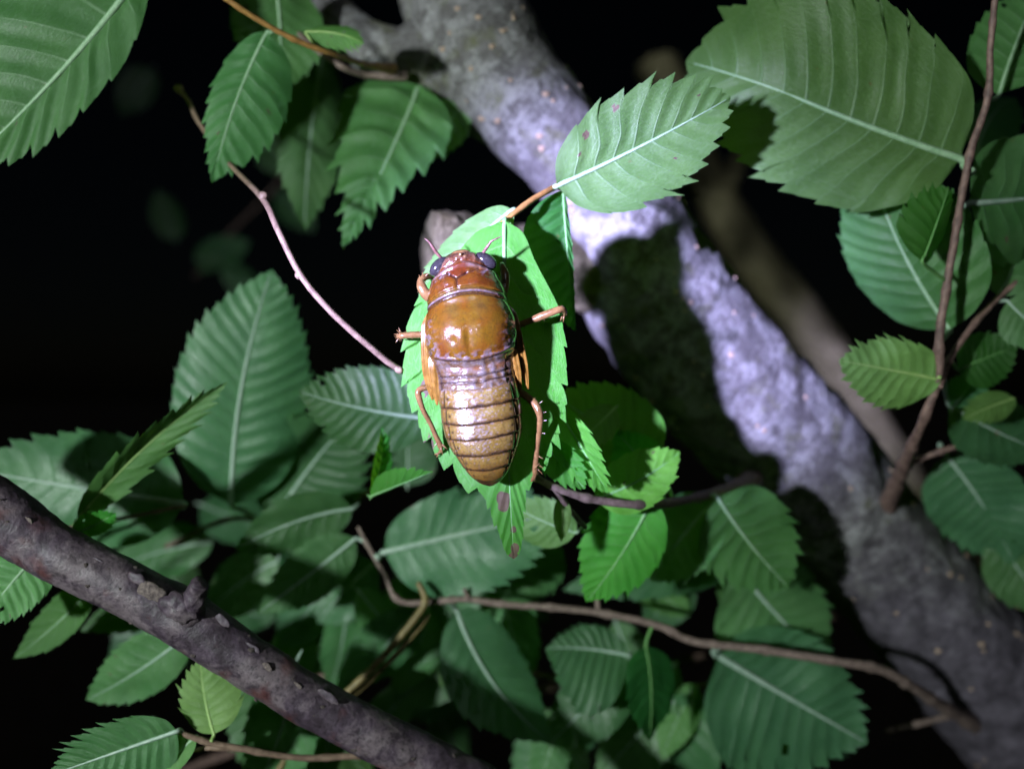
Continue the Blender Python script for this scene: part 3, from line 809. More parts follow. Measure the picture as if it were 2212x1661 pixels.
for (x, y, d, a, b) in ((30, 1192, 4.5, 26, 12), (150, 1262, 6, 30, 10), (290, 1318, 6, 55, 9), (345, 1350, 6.5, 40, 9), (480, 1340, 7, 22, 12), (545, 1400, 7.5, 24, 9), (710, 1505, 9, 26, 10), (575, 1440, 7, 16, 8), (60, 1125, 3.5, 12, 8), (215, 1215, 5, 16, 7), (640, 1480, 8, 14, 7)):
    knob(lowb, x, y, d, a, b, M_CRUST if rnd.random() < 0.6 else M_DARKBARK, "bark_scale", 0.55, 0.25)
warts(lbark, low_path, 30, 0.00016, 0.00040, 40, 230, me=WART_DARK)

# leaves and twig beyond that branch
lt = thing("leafy_twig", "thin pinkish twig with small toothed leaves below the dark branch", "twig", P(800, 1630, 22))
ltw = twig(lt, [(900, 1640, 24, 15), (790, 1632, 22, 15), (650, 1636, 18, 14), (520, 1616, 14, 14), (440, 1600, 12, 14), (383, 1578, 11, 11)], M_PINK, extra=[[(520, 1617, 14, 12), (455, 1614, 13, 12), (402, 1626, 12, 10)]], nodes=0.2)
leaf(ltw, (383, 1578, 10), (112, 1672, 7), 190, 'top', roll=-24, fold=0.15, corr=0.13, nv=12, tooth=0.3, stalk=(392, 1580, 11), ribw=1.2, asym=0.25, prof=ROUND, label="dark green corrugated leaf with pale hooked teeth")
leaf(ltw, (462, 1585, 13), (432, 1424, 15), 128, 'young', roll=15, fold=0.2, corr=0.03, nv=9, tooth=0.3, stalk=(456, 1602, 12), prof=ROUND, asym=-0.2)
leaf(ltw, (425, 1588, 12), (312, 1700, 10), 75, 'under', roll=25, fold=0.3, nv=8)
leaf(ltw, (640, 1430, 30), (545, 1720, 34), 170, 'top', roll=14, nv=9, prof=ROUND)
leaf(ltw, (410, 1368, 28), (185, 1512, 32), 130, 'top', roll=-8, nv=11, fold=0.1)
leaf(ltw, (205, 1262, 24), (28, 1422, 30), 88, 'under', roll=10, fold=0.2, nv=9)
leaf(ltw, (420, 1292, 38), (172, 1362, 42), 95, 'top', roll=0, nv=10)
leaf(ltw, (700, 1500, 44), (690, 1720, 48), 120, 'top', roll=-20, nv=9)
leaf(ltw, (330, 1560, 40), (300, 1690, 40), 80, 'top', roll=-15, nv=8)

lt2 = thing("leafy_twig", "shoot with a pale veined leaf and a folded yellow-green leaf beside the dark branch", "twig", P(-60, 1150, 22))
l2 = twig(lt2, [(-90, 1260, 22, 14), (-20, 1200, 20, 13), (60, 1160, 22, 12), (150, 1140, 24, 10), (260, 1120, 30, 9), (400, 1092, 36, 8)], M_BROWN)
leaf(l2, (110, 1170, 16), (-40, 1345, 12), 150, 'under', roll=10, corr=0.1, nv=11, holes=[(0.72, 0.55, 0.14)], prof=ROUND)
leaf(l2, (168, 1122, 20), (492, 824, 16), 92, 'young', roll=-28, fold=0.45, corr=0.05, nv=11, tooth=0.5, ribw=0.8)
leaf(l2, (395, 1088, 36), (-60, 1015, 34), 250, 'top', roll=2, fold=0.06, corr=0.03, nv=11, prof=ROUND, ribw=1.6)
leaf(l2, (160, 1152, 15), (252, 1105, 13), 60, 'fresh', roll=-25, nv=7, tooth=0.35)

sp = thing("leafy_twig", "dim leafy spray hanging in the gloom at the insect's left", "twig", P(500, 1180, 60))
s1 = twig(sp, [(930, 1000, 62, 10), (800, 1060, 60, 10), (640, 1130, 58, 11), (500, 1120, 60, 11), (360, 1180, 64, 10)], M_BROWN)
leaf(s1, (500, 1090, 46), (588, 582, 42), 280, 'top', roll=-4, fold=0.08, corr=0.09, nv=14, prof=ROUND, asym=-0.05, tooth=0.1)
leaf(s1, (935, 905, 30), (645, 845, 28), 185, 'top', roll=6, fold=0.08, corr=0.09, nv=11, prof=ROUND)
leaf(s1, (590, 1130, 52), (760, 905, 46), 260, 'top', roll=5, corr=0.04, nv=10, prof=ROUND, tooth=0.18)
leaf(s1, (800, 1072, 20), (936, 1018, 13), 74, 'fresh', roll=-38, fold=-0.6, corr=0.1, nv=8, tooth=0.3, twist=40, label="twisted bright green leaf scrap")
leaf(s1, (805, 1070, 21), (828, 925, 20), 60, 'fresh', roll=-45, fold=0.3, corr=0.1, nv=8, tooth=0.3)
leaf(s1, (880, 1050, 56), (880, 930, 56), 130, 'top', roll=5, nv=8, prof=ROUND)
leaf(s1, (762, 1098, 42), (508, 1188, 36), 130, 'top', roll=-26, fold=0.2, nv=10, arc=-0.06, ribw=1.3)
leaf(s1, (600, 1210, 60), (440, 1330, 62), 130, 'top', roll=8, nv=9, prof=ROUND)
leaf(s1, (460, 1170, 66), (230, 1235, 70), 120, 'top', roll=5, nv=9)
leaf(s1, (720, 1230, 64), (600, 1400, 66), 110, 'top', roll=0, nv=9)

# olive stems crossing behind the dark branch
ol = thing("plant_stem", "pair of olive stems bending down behind the dark branch", "stem", P(560, 1720, 34))
twig(ol, [(560, 1730, 32, 15), (610, 1650, 32, 15), (650, 1580, 33, 15), (760, 1485, 34, 15), (830, 1415, 35, 15), (885, 1350, 36, 15), (918, 1300, 37, 15), (905, 1262, 38, 13)], M_OLIVE, name="stem", nodes=0.15, rough=0.08)
twig(ol, [(590, 1735, 33, 13), (640, 1640, 33, 13), (680, 1570, 34, 13), (775, 1490, 36, 12), (845, 1425, 37, 12), (900, 1362, 38, 12), (925, 1330, 39, 10)], M_OLIVE, name="stem", nodes=0.15, rough=0.08)

# bare pinkish twig
bt = thing("bare_twig", "slender bare pinkish twig with knobbly joints running up from the insect's leaf", "twig", P(890, 812, 8))
twig(bt, [(895, 812, 9, 15), (850, 790, 7, 14), (800, 750, 5, 14), (720, 678, 3, 14), (652, 598, 2, 14), (602, 500, 2, 14), (568, 430, 8, 14), (492, 350, 22, 10), (430, 265, 30, 10), (408, 220, 32, 10), (386, 192, 33, 11)], M_PINK, name="stem", nodes=0.0, rough=0.1, nscale=1200)
for (x, y, d, a, b) in ((646, 594, 2, 11, 9), (570, 424, 7.6, 12, 10), (387, 194, 33, 15, 12), (862, 798, 7, 10, 9)):
    knob(bt, x, y, d, a, b, M_PINK, "bud_scar", 0.8, 0.9)

# big leaf near the torch at the upper left
nl = thing("leafy_twig", "broad pale leaf with a white midrib hanging close by on its twig", "twig", P(340, -120, 16))
n1 = twig(nl, [(480, -220, 18, 20), (400, -150, 18, 18), (320, -80, 17, 16), (220, -120, 17, 14)], M_BROWN)
leaf(n1, (310, -62, 16), (-90, 372, 12), 290, 'under', roll=26, fold=0.06, corr=0.09, nv=10, prof=ROUND, ribw=1.5, m=10, J=10, droop=0.1, tooth=0.14, tpow=0.5, asym=-0.42)

# faint leaves far back in the dark
far = thing("leafy_twig", "faint leaves barely showing in the black background", "twig", P(420, 600, 345))
f1 = twig(far, [(420, 600, 345, 9), (480, 520, 345, 9), (580, 420, 342, 8), (640, 340, 340, 7)], M_BROWN)
for (b, t_, w_) in (((420, 560), (540, 520), 70), ((380, 520), (340, 410), 70), ((500, 520), (430, 590), 60), ((640, 360), (560, 290), 90), ((600, 420), (680, 500), 70), ((560, 640), (470, 560), 60), ((330, 150), (260, 250), 80), ((540, 320), (600, 260), 70)):
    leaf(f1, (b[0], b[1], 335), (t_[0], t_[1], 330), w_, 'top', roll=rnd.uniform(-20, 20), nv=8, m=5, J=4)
under = thing("leafy_twig", "deep layer of dim leaves far behind the bottom foliage", "twig", P(1100, 1750, 120))
mid = thing("leafy_twig", "pointed leaves crowding in the shade behind the long bottom twig", "twig", P(1150, 1560, 66))
m1 = twig(mid, [(560, 1500, 66, 12), (800, 1440, 64, 13), (1050, 1440, 63, 13), (1350, 1480, 64, 13), (1700, 1470, 68, 11)], M_BROWN)
for k in range(24):
    x = 560 + 1180 * (k + rnd.random()) / 24
    y = rnd.uniform(1180, 1560)
    a = rnd.uniform(0.6, 2.5)
    l_ = rnd.uniform(170, 250)
    d = rnd.uniform(52, 74)
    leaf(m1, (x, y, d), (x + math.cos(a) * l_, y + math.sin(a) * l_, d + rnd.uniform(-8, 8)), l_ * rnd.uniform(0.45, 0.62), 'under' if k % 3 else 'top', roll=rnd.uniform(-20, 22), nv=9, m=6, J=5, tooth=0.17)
u1 = twig(under, [(300, 1700, 120, 16), (700, 1560, 115, 16), (1100, 1500, 112, 16), (1500, 1420, 115, 15), (1900, 1300, 125, 12)], M_BROWN)
for _ in range(26):
    x = rnd.uniform(250, 1750)
    y = rnd.uniform(1080, 1640) if x < 1300 else rnd.uniform(1250, 1640)
    a = rnd.uniform(0.2, 2.9)
    l_ = rnd.uniform(120, 200)
    d = rnd.uniform(85, 125)
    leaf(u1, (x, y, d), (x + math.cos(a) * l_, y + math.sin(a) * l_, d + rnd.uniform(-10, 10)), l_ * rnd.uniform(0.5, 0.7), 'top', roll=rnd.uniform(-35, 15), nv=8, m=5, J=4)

# ------------------------------------------------------------------ the cicada nymph
M_SHELL, nt = new_mat("wet_amber_shell")
n = N(nt)
vc = n("ShaderNodeVertexColor", layer_name="Col")
tc = n("ShaderNodeTexCoord")
fn = n("ShaderNodeTexNoise", {"Vector": tc.outputs["Object"], "Scale": 2600.0, "Detail": 5.0, "Roughness": 0.7})
mn = n("ShaderNodeTexNoise", {"Vector": tc.outputs["Object"], "Scale": 700.0, "Detail": 4.0, "Roughness": 0.6})
cc = n.mixc(n.math('MULTIPLY', n.ramp(fn.outputs["Fac"], [(0.3, (1, 1, 1)), (0.55, (0, 0, 0))]), 0.35), n.mixc(1.0, vc.outputs[0], (0.72, 0.72, 0.72, 1), 'MULTIPLY'), (0.02, 0.008, 0.006, 1))
bmp = n("ShaderNodeBump", {"Strength": 0.45, "Distance": 0.0002, "Height": n.math('MULTIPLY_ADD', fn.outputs["Fac"], 0.45, mn.outputs["Fac"])})
grime = n("ShaderNodeTexNoise", {"Vector": tc.outputs["Object"], "Scale": 1300.0, "Detail": 5.0, "Roughness": 0.75, "Distortion": 0.8})
cc = n.mixc(n.math('MULTIPLY', n.ramp(grime.outputs["Fac"], [(0.5, (0, 0, 0)), (0.66, (1, 1, 1))]), 0.45), cc, (0.03, 0.016, 0.007, 1))
pb = n("ShaderNodeBsdfPrincipled", {"Base Color": cc, "Roughness": n.math('MULTIPLY_ADD', mn.outputs["Fac"], 0.25, 0.10), "Specular IOR Level": 0.55, "Normal": bmp.outputs[0],
       "Subsurface Weight": 0.12, "Subsurface Radius": (1.0, 0.4, 0.1), "Subsurface Scale": 0.0012, "Coat Weight": 1.0, "Coat Roughness": 0.09})
nt.links.new(pb.outputs[0], n("ShaderNodeOutputMaterial").inputs[0])
M_EYE = plain_material("dark_glossy_eye", (0.018, 0.016, 0.018), (0.032, 0.029, 0.032), 0.12, 3000, bump=0.05, spec=0.7)
M_LEG = plain_material("amber_leg", (0.12, 0.062, 0.022), (0.20, 0.115, 0.045), 0.22, 1200, bump=0.2, spec=0.6)
M_ANT = plain_material("brown_antenna", (0.08, 0.035, 0.03), (0.18, 0.09, 0.075), 0.35, 2500)
M_PAD, nt = new_mat("amber_wing_pad")
n = N(nt)
tc = n("ShaderNodeTexCoord")
wv_ = n("ShaderNodeTexNoise", {"Vector": tc.outputs["Object"], "Scale": 900.0, "Detail": 4.0})
bc = n.mixc(n.ramp(wv_.outputs["Fac"], [(0.4, (0, 0, 0)), (0.6, (1, 1, 1))]), (0.13, 0.066, 0.010, 1), (0.20, 0.108, 0.020, 1))
pb = n("ShaderNodeBsdfPrincipled", {"Base Color": bc, "Roughness": 0.25, "Specular IOR Level": 0.5, "Coat Weight": 0.4, "Subsurface Weight": 0.15, "Subsurface Radius": (1, .4, .1), "Subsurface Scale": 0.001})
nt.links.new(pb.outputs[0], n("ShaderNodeOutputMaterial").inputs[0])

TAIL = P(1065, 1045, 0)
A3 = Vector((-0.1277, 0, 0.9918)).normalized()      # towards the head
R3 = Vector((0.9918, 0, 0.1277)).normalized()       # the animal's right as seen
N3 = Vector((0, -1, 0))                              # away from the leaf
def I3(l, w_, h):
    return TAIL + (A3 * l + R3 * w_ + N3 * h) * PX
nymph = thing("cicada_nymph", "wet glossy amber-brown cicada nymph clinging head up to a bright green leaf", "insect", I3(250, 0, -60))

HW = [(-4, 4), (2, 18), (10, 29), (28, 45), (57, 61), (85, 75), (115, 84), (160, 88), (205, 87), (235, 86), (258, 89), (285, 96), (320, 103), (345, 102), (372, 94), (388, 88), (410, 85), (430, 79), (450, 70), (463, 60), (476, 54), (490, 45), (500, 31), (506, 14), (508, 3)]
TOP = [(-4, 2), (4, 12), (12, 20), (28, 34), (57, 50), (85, 60), (115, 68), (160, 76), (205, 77), (240, 73), (258, 74), (268, 84), (295, 101), (330, 107), (365, 98), (388, 86), (410, 82), (432, 75), (452, 64), (466, 56), (482, 51), (496, 38), (505, 17), (508, 3)]
BOT = [(-4, 2), (12, 14), (57, 34), (115, 46), (205, 52), (330, 60), (410, 52), (470, 40), (500, 20), (508, 3)]
SEAMS = [5, 32, 64, 100, 133, 168, 207, 235]
def nz(l, w_, sc, o=0.0, oct_=3):
    return noise.fractal(Vector((l * sc, w_ * sc, o)), 1.0, 2.0, oct_)
def mixv(a, b, f):
    f = min(1, max(0, f))
    return (a[0] + (b[0]-a[0])*f, a[1] + (b[1]-a[1])*f, a[2] + (b[2]-a[2])*f)
def gauss(x, s): return math.exp(-(x / s) ** 2)
def segd(px, py, ax_, ay, bx, by):
    dx, dy = bx - ax_, by - ay
    t = max(0, min(1, ((px - ax_) * dx + (py - ay) * dy) / (dx*dx + dy*dy)))
    return math.hypot(px - ax_ - t * dx, py - ay - t * dy)
AMBER = (0.155, 0.082, 0.006); ORANGE = (0.16, 0.060, 0.006); RUST = (0.115, 0.028, 0.005); TAN = (0.21, 0.140, 0.026)
DARK = (0.02, 0.009, 0.010); DUST = (0.27, 0.23, 0.24); PINKISH = (0.20, 0.108, 0.07); OLIVE = (0.12, 0.075, 0.018); UNDER = (0.10, 0.05, 0.02)

def shell(l, u):
    """dorsal colour and relief at l along the axis, u=-1..1 across"""
    w_ = u * smooth_tab(HW, l)
    au = abs(u)
    relief = 0.0
    lf = l + 22 * u * u           # pronotum hind margin / mesonotum front
    lr = l - 21 * u * u           # mesonotum hind margin
    la = l - 8 * u * u + 1.6 * noise.noise(Vector((w_ * 0.05, l * 0.012, 5.0)))            # abdominal rings
    pf = l + 26 * u * u           # pronotum front margin
    n1 = nz(l, w_, 0.03, 1.0)
    n2 = nz(l, w_, 0.09, 7.0, 4)
    if pf > 478:                                   # head
        c = mixv((0.15, 0.055, 0.03), PINKISH, 0.5 + n2)
        c = mixv(c, RUST, gauss(pf - 482, 3))
        c = mixv(c, (0.12, 0.04, 0.03), 0.6 * gauss(u - 0.0, 0.12) * sstep(494, 500, l))
        relief -= 3.0 * gauss(pf - 480, 2.5)
        relief += 2.5 * n2
        relief += 3 * gauss(w_ + 22, 6) * gauss(l - 490, 5) + 3 * gauss(w_ - 14, 6) * gauss(l - 490, 5)
    elif lf > 409:                                 # pronotum
        c = mixv(ORANGE, RUST, 0.55 + 0.9 * n1)
        c = mixv(c, AMBER, sstep(430, 418, lf) * 0.8)
        c = mixv(c, OLIVE, sstep(421, 415, lf) * 0.85)
        rim = gauss(pf - 472, 5)
        c = mixv(c, PINKISH, rim * 0.85 * sstep(0.15, 0.4, au))
        c = mixv(c, DUST, rim * 0.5 * (0.5 + n2))
        relief += 3.5 * rim
        g = min(segd(w_, l, -14, 424, -14, 441), segd(w_, l, -14, 441, -31, 455), segd(w_, l, -14, 441, 8, 451))
        g2 = min(segd(w_, l, -31, 455, -50, 452), segd(w_, l, 8, 451, 34, 458))
        if w_ > -31 and w_ < 9 and l > 446 and pf < 474:
            c = mixv(c, (0.13, 0.022, 0.008), 0.75)
        c = mixv(c, DARK, gauss(g, 2.0) * 0.95 + gauss(g2, 2.0) * 0.6)
        relief -= 3.5 * gauss(g, 3) + 3 * gauss(g2, 4)
        relief += 4 * gauss(w_ + 45, 14) * gauss(l - 440, 12) + 4 * gauss(w_ - 30, 14) * gauss(l - 437, 12)
        c = mixv(c, DUST, sstep(0.1, 0.45, n2 + 0.15) * gauss(au - 0.72, 0.16) * gauss(l - 450, 12) * 0.9)
        relief -= 5 * gauss(lf - 421, 2.2)
        relief += 2.0 * gauss(lf - 414, 3.5)
        c = mixv(c, (0.26, 0.21, 0.24), gauss(lf - 412, 2.4) * (0.6 + 0.5 * n2))
        c = mixv(c, DARK, gauss(lf - 409, 2.0))
        relief += 0.9 * n2
    elif lr > 265:                                 # mesonotum
        c = mixv(AMBER, ORANGE, 0.35 + n1 * 0.9)
        c = mixv(c, OLIVE, 0.6 * gauss(w_ + 32, 16) * gauss(l - 375, 14) + 0.55 * gauss(w_ - 28, 18) * gauss(l - 378, 15))
        c = mixv(c, RUST, 0.65 * gauss(au - 0.62, 0.14) * sstep(350, 300, l))
        dust = sstep(0.0, 0.22, n2 + 0.05 + 0.25 * gauss(au - 0.8, 0.14) * sstep(345, 318, l) + 0.2 * gauss(lr - 272, 9) - 0.17)
        dm = max(gauss(au - 0.82, 0.14) * sstep(350, 325, l), gauss(lr - 273, 11), 0.7 * gauss(au - 0.8, 0.06) * gauss(l - 355, 16))
        c = mixv(c, (0.19, 0.16, 0.17), dust * dm * 0.7)
        c = mixv(c, DARK, gauss(lr - 266, 2.4) * 0.95 + gauss(lf - 406, 2.2) * 0.9 + 0.85 * gauss(au - 0.93, 0.05) * gauss(lr - 275, 12))
        relief -= 6 * gauss(lf - 407, 3)
        relief += 3.0 * gauss(lr - 270, 4)
        # shallow scutal lobes that break up the torch's reflection
        relief += 3.5 * gauss(w_ + 18, 15) * gauss(l - 318, 26) + 2.0 * gauss(w_ - 22, 13) * gauss(l - 320, 24) - 3.5 * gauss(w_ + 4, 5) * gauss(l - 310, 26)
        relief -= 2.2 * gauss(w_ + 35, 7) * gauss(l - 312, 8)
        relief += 2.2 * n2 * dm + 0.5 * n1
    elif la > 207:                                 # metanotum, first rings
        c = mixv((0.14, 0.082, 0.032), (0.21, 0.18, 0.165), 0.42 + 1.0 * n2)
        c = mixv(c, (0.20, 0.08, 0.03), 0.7 * gauss(la - 250, 6) * (0.5 + n1 * 2))
        for s in (235, 222):
            c = mixv(c, DARK, gauss(la - s - 2 * n1, 1.8) * 0.85)
            relief -= 3 * gauss(la - s, 3)
        relief -= 9 * sstep(262, 252, lr) * 0.5
        relief += 1.8 * n2
        c = mixv(c, DARK, 0.7 * gauss(au - 0.9, 0.06))
    else:
        # rings of the abdomen
        i = 0
        while i < len(SEAMS) - 1 and la > SEAMS[i + 1]:
            i += 1
        a_ = SEAMS[i]
        b_ = SEAMS[i + 1] if i + 1 < len(SEAMS) else 207
        p = (la - a_) / (b_ - a_)
        c = mixv(TAN, (0.26, 0.180, 0.042), 0.5 + n1)
        c = mixv(c, (0.17, 0.10, 0.02), sstep(0.55, 0.2, p) * 0.7)
        c = mixv(c, (0.17, 0.085, 0.012), sstep(70, 20, la) * 0.6)
        c = mixv(c, DARK, sstep(0.27, 0.10, p + 0.09 * n2) * (0.8 + 0.3 * n1))
        c = mixv(c, DARK, 0.8 * gauss(au - 0.84, 0.025) * sstep(20, 60, la))
        c = mixv(c, DARK, 0.9 * gauss((au - 0.74) / 0.035, 1) * gauss((p - 0.55) / 0.1, 1))
        c = mixv(c, (0.14, 0.055, 0.02), 0.5 * sstep(0.82, 1.0, p))
        c = mixv(c, (0.16, 0.07, 0.025), 0.75 * sstep(0.82, 1.0, au))
        c = mixv(c, OLIVE, 0.55 * gauss(w_ - 4, 7) * sstep(130, 90, la))
        n3 = nz(l, w_, 0.2, 3.0, 3)
        dust = sstep(0.0, 0.5, 0.8 * n3 + 0.55 * gauss(w_ + 6, 30) * gauss(la - 130, 62) + 0.25 * sstep(160, 205, la) - 0.24)
        c = mixv(c, (0.30, 0.26, 0.25), dust * 0.7 * sstep(25, 70, la) * sstep(0.12, 0.3, p))
        relief += 7.5 * (1 - p) ** 0.8 * sstep(0.0, 0.09, p) - 3.0 - 3.0 * gauss(au - 0.84, 0.03) + 0.35 * n2 + 0.3 * math.sin(w_ * 0.16 + 3 * n1) * sstep(0.6, 0.3, p)
        relief += 0.6 * n2 * dust
        relief *= sstep(-4, 30, la)
    # rims
    return c, relief * sstep(1.0, 0.75, au) + (relief * 0.5 if au > 0.75 else 0) * 0.6

V, F, CO = [], [], []
NL, NTOP, NBOT = 380, 104, 20
rows = []
for i in range(NL + 1):
    l = -4 + 512 * i / NL
    hw, tp, bt_ = smooth_tab(HW, l), smooth_tab(TOP, l), smooth_tab(BOT, l)
    row = []
    for k in range(NTOP + 1):
        a = math.pi * (1 - k / NTOP)
        ca, sa = math.cos(a), math.sin(a)
        u = math.copysign(abs(ca) ** 0.86, ca)
        h = tp * (sa ** 0.92)
        c, rel = shell(l, u)
        nrm = 1.0
        rx = rel * ca * 0.5
        row.append(len(V))
        V.append(I3(l, -5 + u * hw + rx, h + rel * sa))
        CO.append(c)
    for k in range(1, NBOT):
        a = math.pi * k / NBOT
        u = math.cos(a)
        row.append(len(V))
        V.append(I3(l, -5 + u * hw, -bt_ * math.sin(a) ** 0.8))
        CO.append(UNDER)
    rows.append(row)
for a, b in zip(rows, rows[1:]):
    m_ = len(a)
    for k in range(m_):
        k2 = (k + 1) % m_
        F.append((a[k], a[k2], b[k2], b[k]))
F.append(tuple(rows[0][::-1])); F.append(tuple(rows[-1]))
mesh_obj("body", V, F, [M_SHELL], nymph, I3(250, 0, 0), cols=CO)

def ellipsoid(parent, name, c, ex, ey, ez, mat, ns=28, nr=16):
    V, F = [], []
    for r in range(nr + 1):
        a = r / nr * math.pi - math.pi / 2
        for k in range(ns):
            b = 2 * math.pi * k / ns
            V.append(c + ex * (math.cos(a) * math.cos(b)) + ey * (math.cos(a) * math.sin(b)) + ez * math.sin(a))
    for r in range(nr):
        for k in range(ns):
            k2 = (k + 1) % ns
            F.append((r * ns + k, r * ns + k2, (r + 1) * ns + k2, (r + 1) * ns + k))
    return mesh_obj(name, V, F, [mat], parent, c)
for s in (-1, 1):
    lx = (R3 * s * 0.80 - A3 * 0.60).normalized()
    ly = N3.cross(lx).normalized()
    ellipsoid(nymph, "eye", I3(477, -3.5 + s * 50, 22), lx * 26 * PX, ly * 15 * PX, N3 * 16 * PX, M_EYE)
    # short cheek ridge over the eye
# ocelli: three tiny beads on the forehead
for (l, w_) in ((486, -14), (487, 4), (493, -5)):
    ellipsoid(nymph, "simple_eye", I3(l, w_, 45), R3 * 4 * PX, A3 * 4 * PX, N3 * 4 * PX, M_LEG, 14, 8)
# face bulge at the front
ellipsoid(nymph, "face", I3(497, -5, 14), R3 * 24 * PX, A3 * 11 * PX, N3 * 18 * PX, M_LEG)

def limb(name, pts, mat, spines=(), seg=16, per=8):
    g = [tube_geo(pts, per=per, seg=seg, rough=0.05, nscale=2500)]
    pp = to_pts(pts)
    for (x, y, d, x2, y2, d2, wd) in spines:
        g.append(tube_geo([(x, y, d, wd * 1.2), (x + (x2 - x) * 1.2, y + (y2 - y) * 1.2, d2, 0.9)], per=3, seg=6))
    if name == "leg":
        # fine bristles along the leg and a pair of claws at its end
        cp = catmull(pp, per)
        for _ in range(46):
            q, r_ = cp[rnd.randint(2, len(cp) - 2)]
            dv = Vector((rnd.uniform(-1, 1), rnd.uniform(-1, 0.2), rnd.uniform(-1, 1))).normalized()
            g.append(tube_geo([(q + dv * r_ * 0.8, 0.000035), (q + dv * (r_ + rnd.uniform(0.00015, 0.0004)), 0.000012)], per=2, seg=4, round_end=False))
        e, e0 = cp[-1][0], cp[-3][0]
        td = (e - e0).normalized()
        sd = td.cross(Vector((0, 1, 0))).normalized()
        for k_ in (-1, 1):
            g.append(tube_geo([(e - td * 0.0001, 0.00014), (e + td * 0.00035 + sd * k_ * 0.0002, 0.0001), (e + td * 0.0006 + sd * k_ * 0.00022 + Vector((0, 0.0003, 0)), 0.00003)], per=3, seg=6))
    V, F = join(g)
    return mesh_obj(name, V, F, [mat], nymph, pp[0][0])

limb("antenna", [(955, 560, -1.2, 8), (949, 553, -1.6, 7), (942, 545, -1.9, 7.5), (934, 533, -2.2, 7), (927, 523, -2.4, 4.5), (918, 516, -2.5, 2.5)], M_ANT, per=5)
limb("antenna", [(1040, 551, -1.2, 8), (1046, 543, -1.8, 7), (1053, 533, -2.2, 7), (1061, 522, -2.5, 5), (1070, 517, -2.7, 3.5), (1083, 511, -2.8, 2)], M_ANT, per=5)
limb("leg", [(948, 652, 1.6, 18), (925, 640, 0.6, 24), (912, 622, 0.4, 22), (910, 607, 0.8, 17), (920, 598, 1.4, 15), (932, 600, 2.4, 12), (936, 610, 3.6, 8)], M_LEG,
     spines=[(910, 605, 0.8, 906, 596, 0.4, 5), (918, 598, 1, 924, 592, 0.6, 5), (914, 600, 1, 913, 590, 1, 4)])
limb("leg", [(1080, 650, 1.8, 16), (1090, 622, 2.0, 20), (1091, 595, 2.2, 21), (1086, 576, 2.6, 14), (1083, 570, 3.6, 9), (1088, 580, 4.6, 7)], M_LEG)
limb("leg", [(945, 722, 2.2, 16), (905, 723, 1.0, 15), (880, 724, 0.8, 14), (866, 726, 1.0, 14), (861, 727, 2.2, 11), (865, 730, 4.2, 8)], M_LEG,
     spines=[(866, 720, 1, 858, 714, 0.6, 4), (862, 724, 1, 853, 722, 0.8, 4), (862, 730, 1, 856, 738, 1, 4), (866, 719, 1, 862, 710, 1, 4)])
limb("leg", [(1105, 708, 2.6, 15), (1140, 695, 1.2, 14), (1170, 683, 0.4, 17), (1202, 671, 0.0, 16), (1214, 668, 0.2, 15), (1220, 676, 1.2, 11), (1214, 688, 3.6, 8), (1206, 690, 4.4, 5)], M_LEG,
     spines=[(1218, 684, 1.6, 1217, 694, 1.8, 4), (1214, 684, 1.6, 1211, 692, 2, 4)])
limb("leg", [(958, 836, 2.0, 15), (925, 836, 0.8, 14), (907, 842, 0.3, 14), (904, 854, 0.3, 14), (914, 885, 1.2, 11), (930, 915, 2.4, 10.5), (943, 945, 3.4, 11), (951, 962, 3.8, 13), (953, 972, 4.2, 8), (946, 980, 4.5, 4)], M_LEG,
     spines=[(946, 955, 3.4, 938, 964, 3.4, 4), (952, 966, 3.6, 956, 980, 3.6, 4), (955, 960, 3.6, 964, 968, 3.4, 4), (928, 910, 2.4, 920, 914, 2.2, 3)])
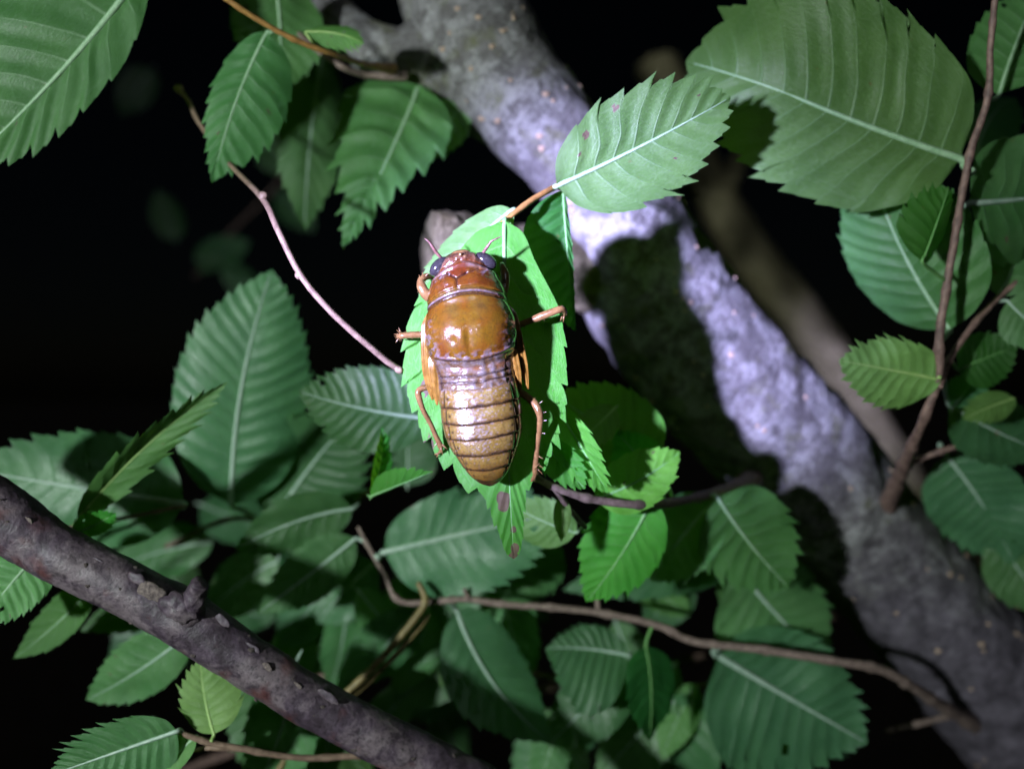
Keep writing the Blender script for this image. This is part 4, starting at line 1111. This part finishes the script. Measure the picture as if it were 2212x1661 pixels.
limb("leg", [(1112, 840, 2.4, 18), (1140, 858, 1.2, 17), (1155, 872, 0.6, 18), (1163, 886, 0.3, 17), (1167, 906, 0.6, 14), (1164, 940, 1.4, 12), (1160, 975, 2.2, 11), (1157, 1005, 2.8, 13), (1156, 1018, 3.2, 12), (1154, 1030, 3.6, 9), (1146, 1041, 4.0, 6)], M_LEG,
     spines=[(1158, 875, 0.6, 1170, 868, 0.2, 4), (1168, 893, 0.6, 1178, 890, 0.2, 4), (1169, 910, 0.8, 1179, 908, 0.4, 4), (1167, 935, 1.4, 1176, 936, 1, 3.5), (1163, 985, 2.3, 1172, 990, 2, 3.5), (1162, 1003, 2.6, 1172, 1010, 2.4, 4), (1161, 1012, 3, 1170, 1022, 2.8, 4), (1155, 1012, 2.6, 1164, 1002, 2, 3.5)])

def pad(path, mat=M_PAD):
    """a flat pointed wing case: stations (l, w, h, half width, half thickness)"""
    V, F, rows = [], [], []
    pts = path
    fine = []
    for i in range(len(pts) - 1):
        for j in range(8):
            t = j / 8
            fine.append([smooth_tab([(k, p[c]) for k, p in enumerate(pts)], i + t) for c in range(5)])
    fine.append(list(pts[-1]))
    ns = 20
    for (l, w_, h, hw, th) in fine:
        row = []
        for k in range(ns):
            a = 2 * math.pi * k / ns
            ca, sa = math.cos(a), math.sin(a)
            ridge = 0.25 * th * math.cos(ca * 7)
            row.append(len(V))
            V.append(I3(l, w_ + ca * hw, h + sa * th + (ridge if sa > 0 else 0)))
        rows.append(row)
    for a, b in zip(rows, rows[1:]):
        for k in range(ns):
            k2 = (k + 1) % ns
            F.append((a[k], a[k2], b[k2], b[k]))
    F.append(tuple(rows[0][::-1])); F.append(tuple(rows[-1]))
    return mesh_obj("wing_pad", V, F, [mat], nymph, I3(path[0][0], path[0][1], path[0][2]))
pad([(378, -88, 26, 6, 6), (355, -95, 24, 13, 12), (325, -98, 22, 15, 14), (290, -102, 18, 15, 11), (255, -105, 12, 14, 8), (222, -105, 6, 10, 6), (196, -106, 2, 2, 2)])
pad([(300, -88, 26, 8, 8), (268, -92, 24, 13, 9), (240, -94, 20, 12, 7), (210, -96, 14, 8, 5), (184, -97, 8, 2, 2)])
pad([(378, 78, 26, 6, 6), (355, 85, 24, 13, 12), (325, 88, 22, 14, 14), (290, 92, 18, 13, 11), (255, 96, 10, 12, 8), (222, 99, 4, 8, 6), (193, 101, 0, 2, 2)])
pad([(300, 74, 26, 8, 8), (268, 78, 26, 12, 9), (240, 80, 22, 12, 7), (210, 82, 14, 8, 5), (188, 84, 8, 2, 2)])
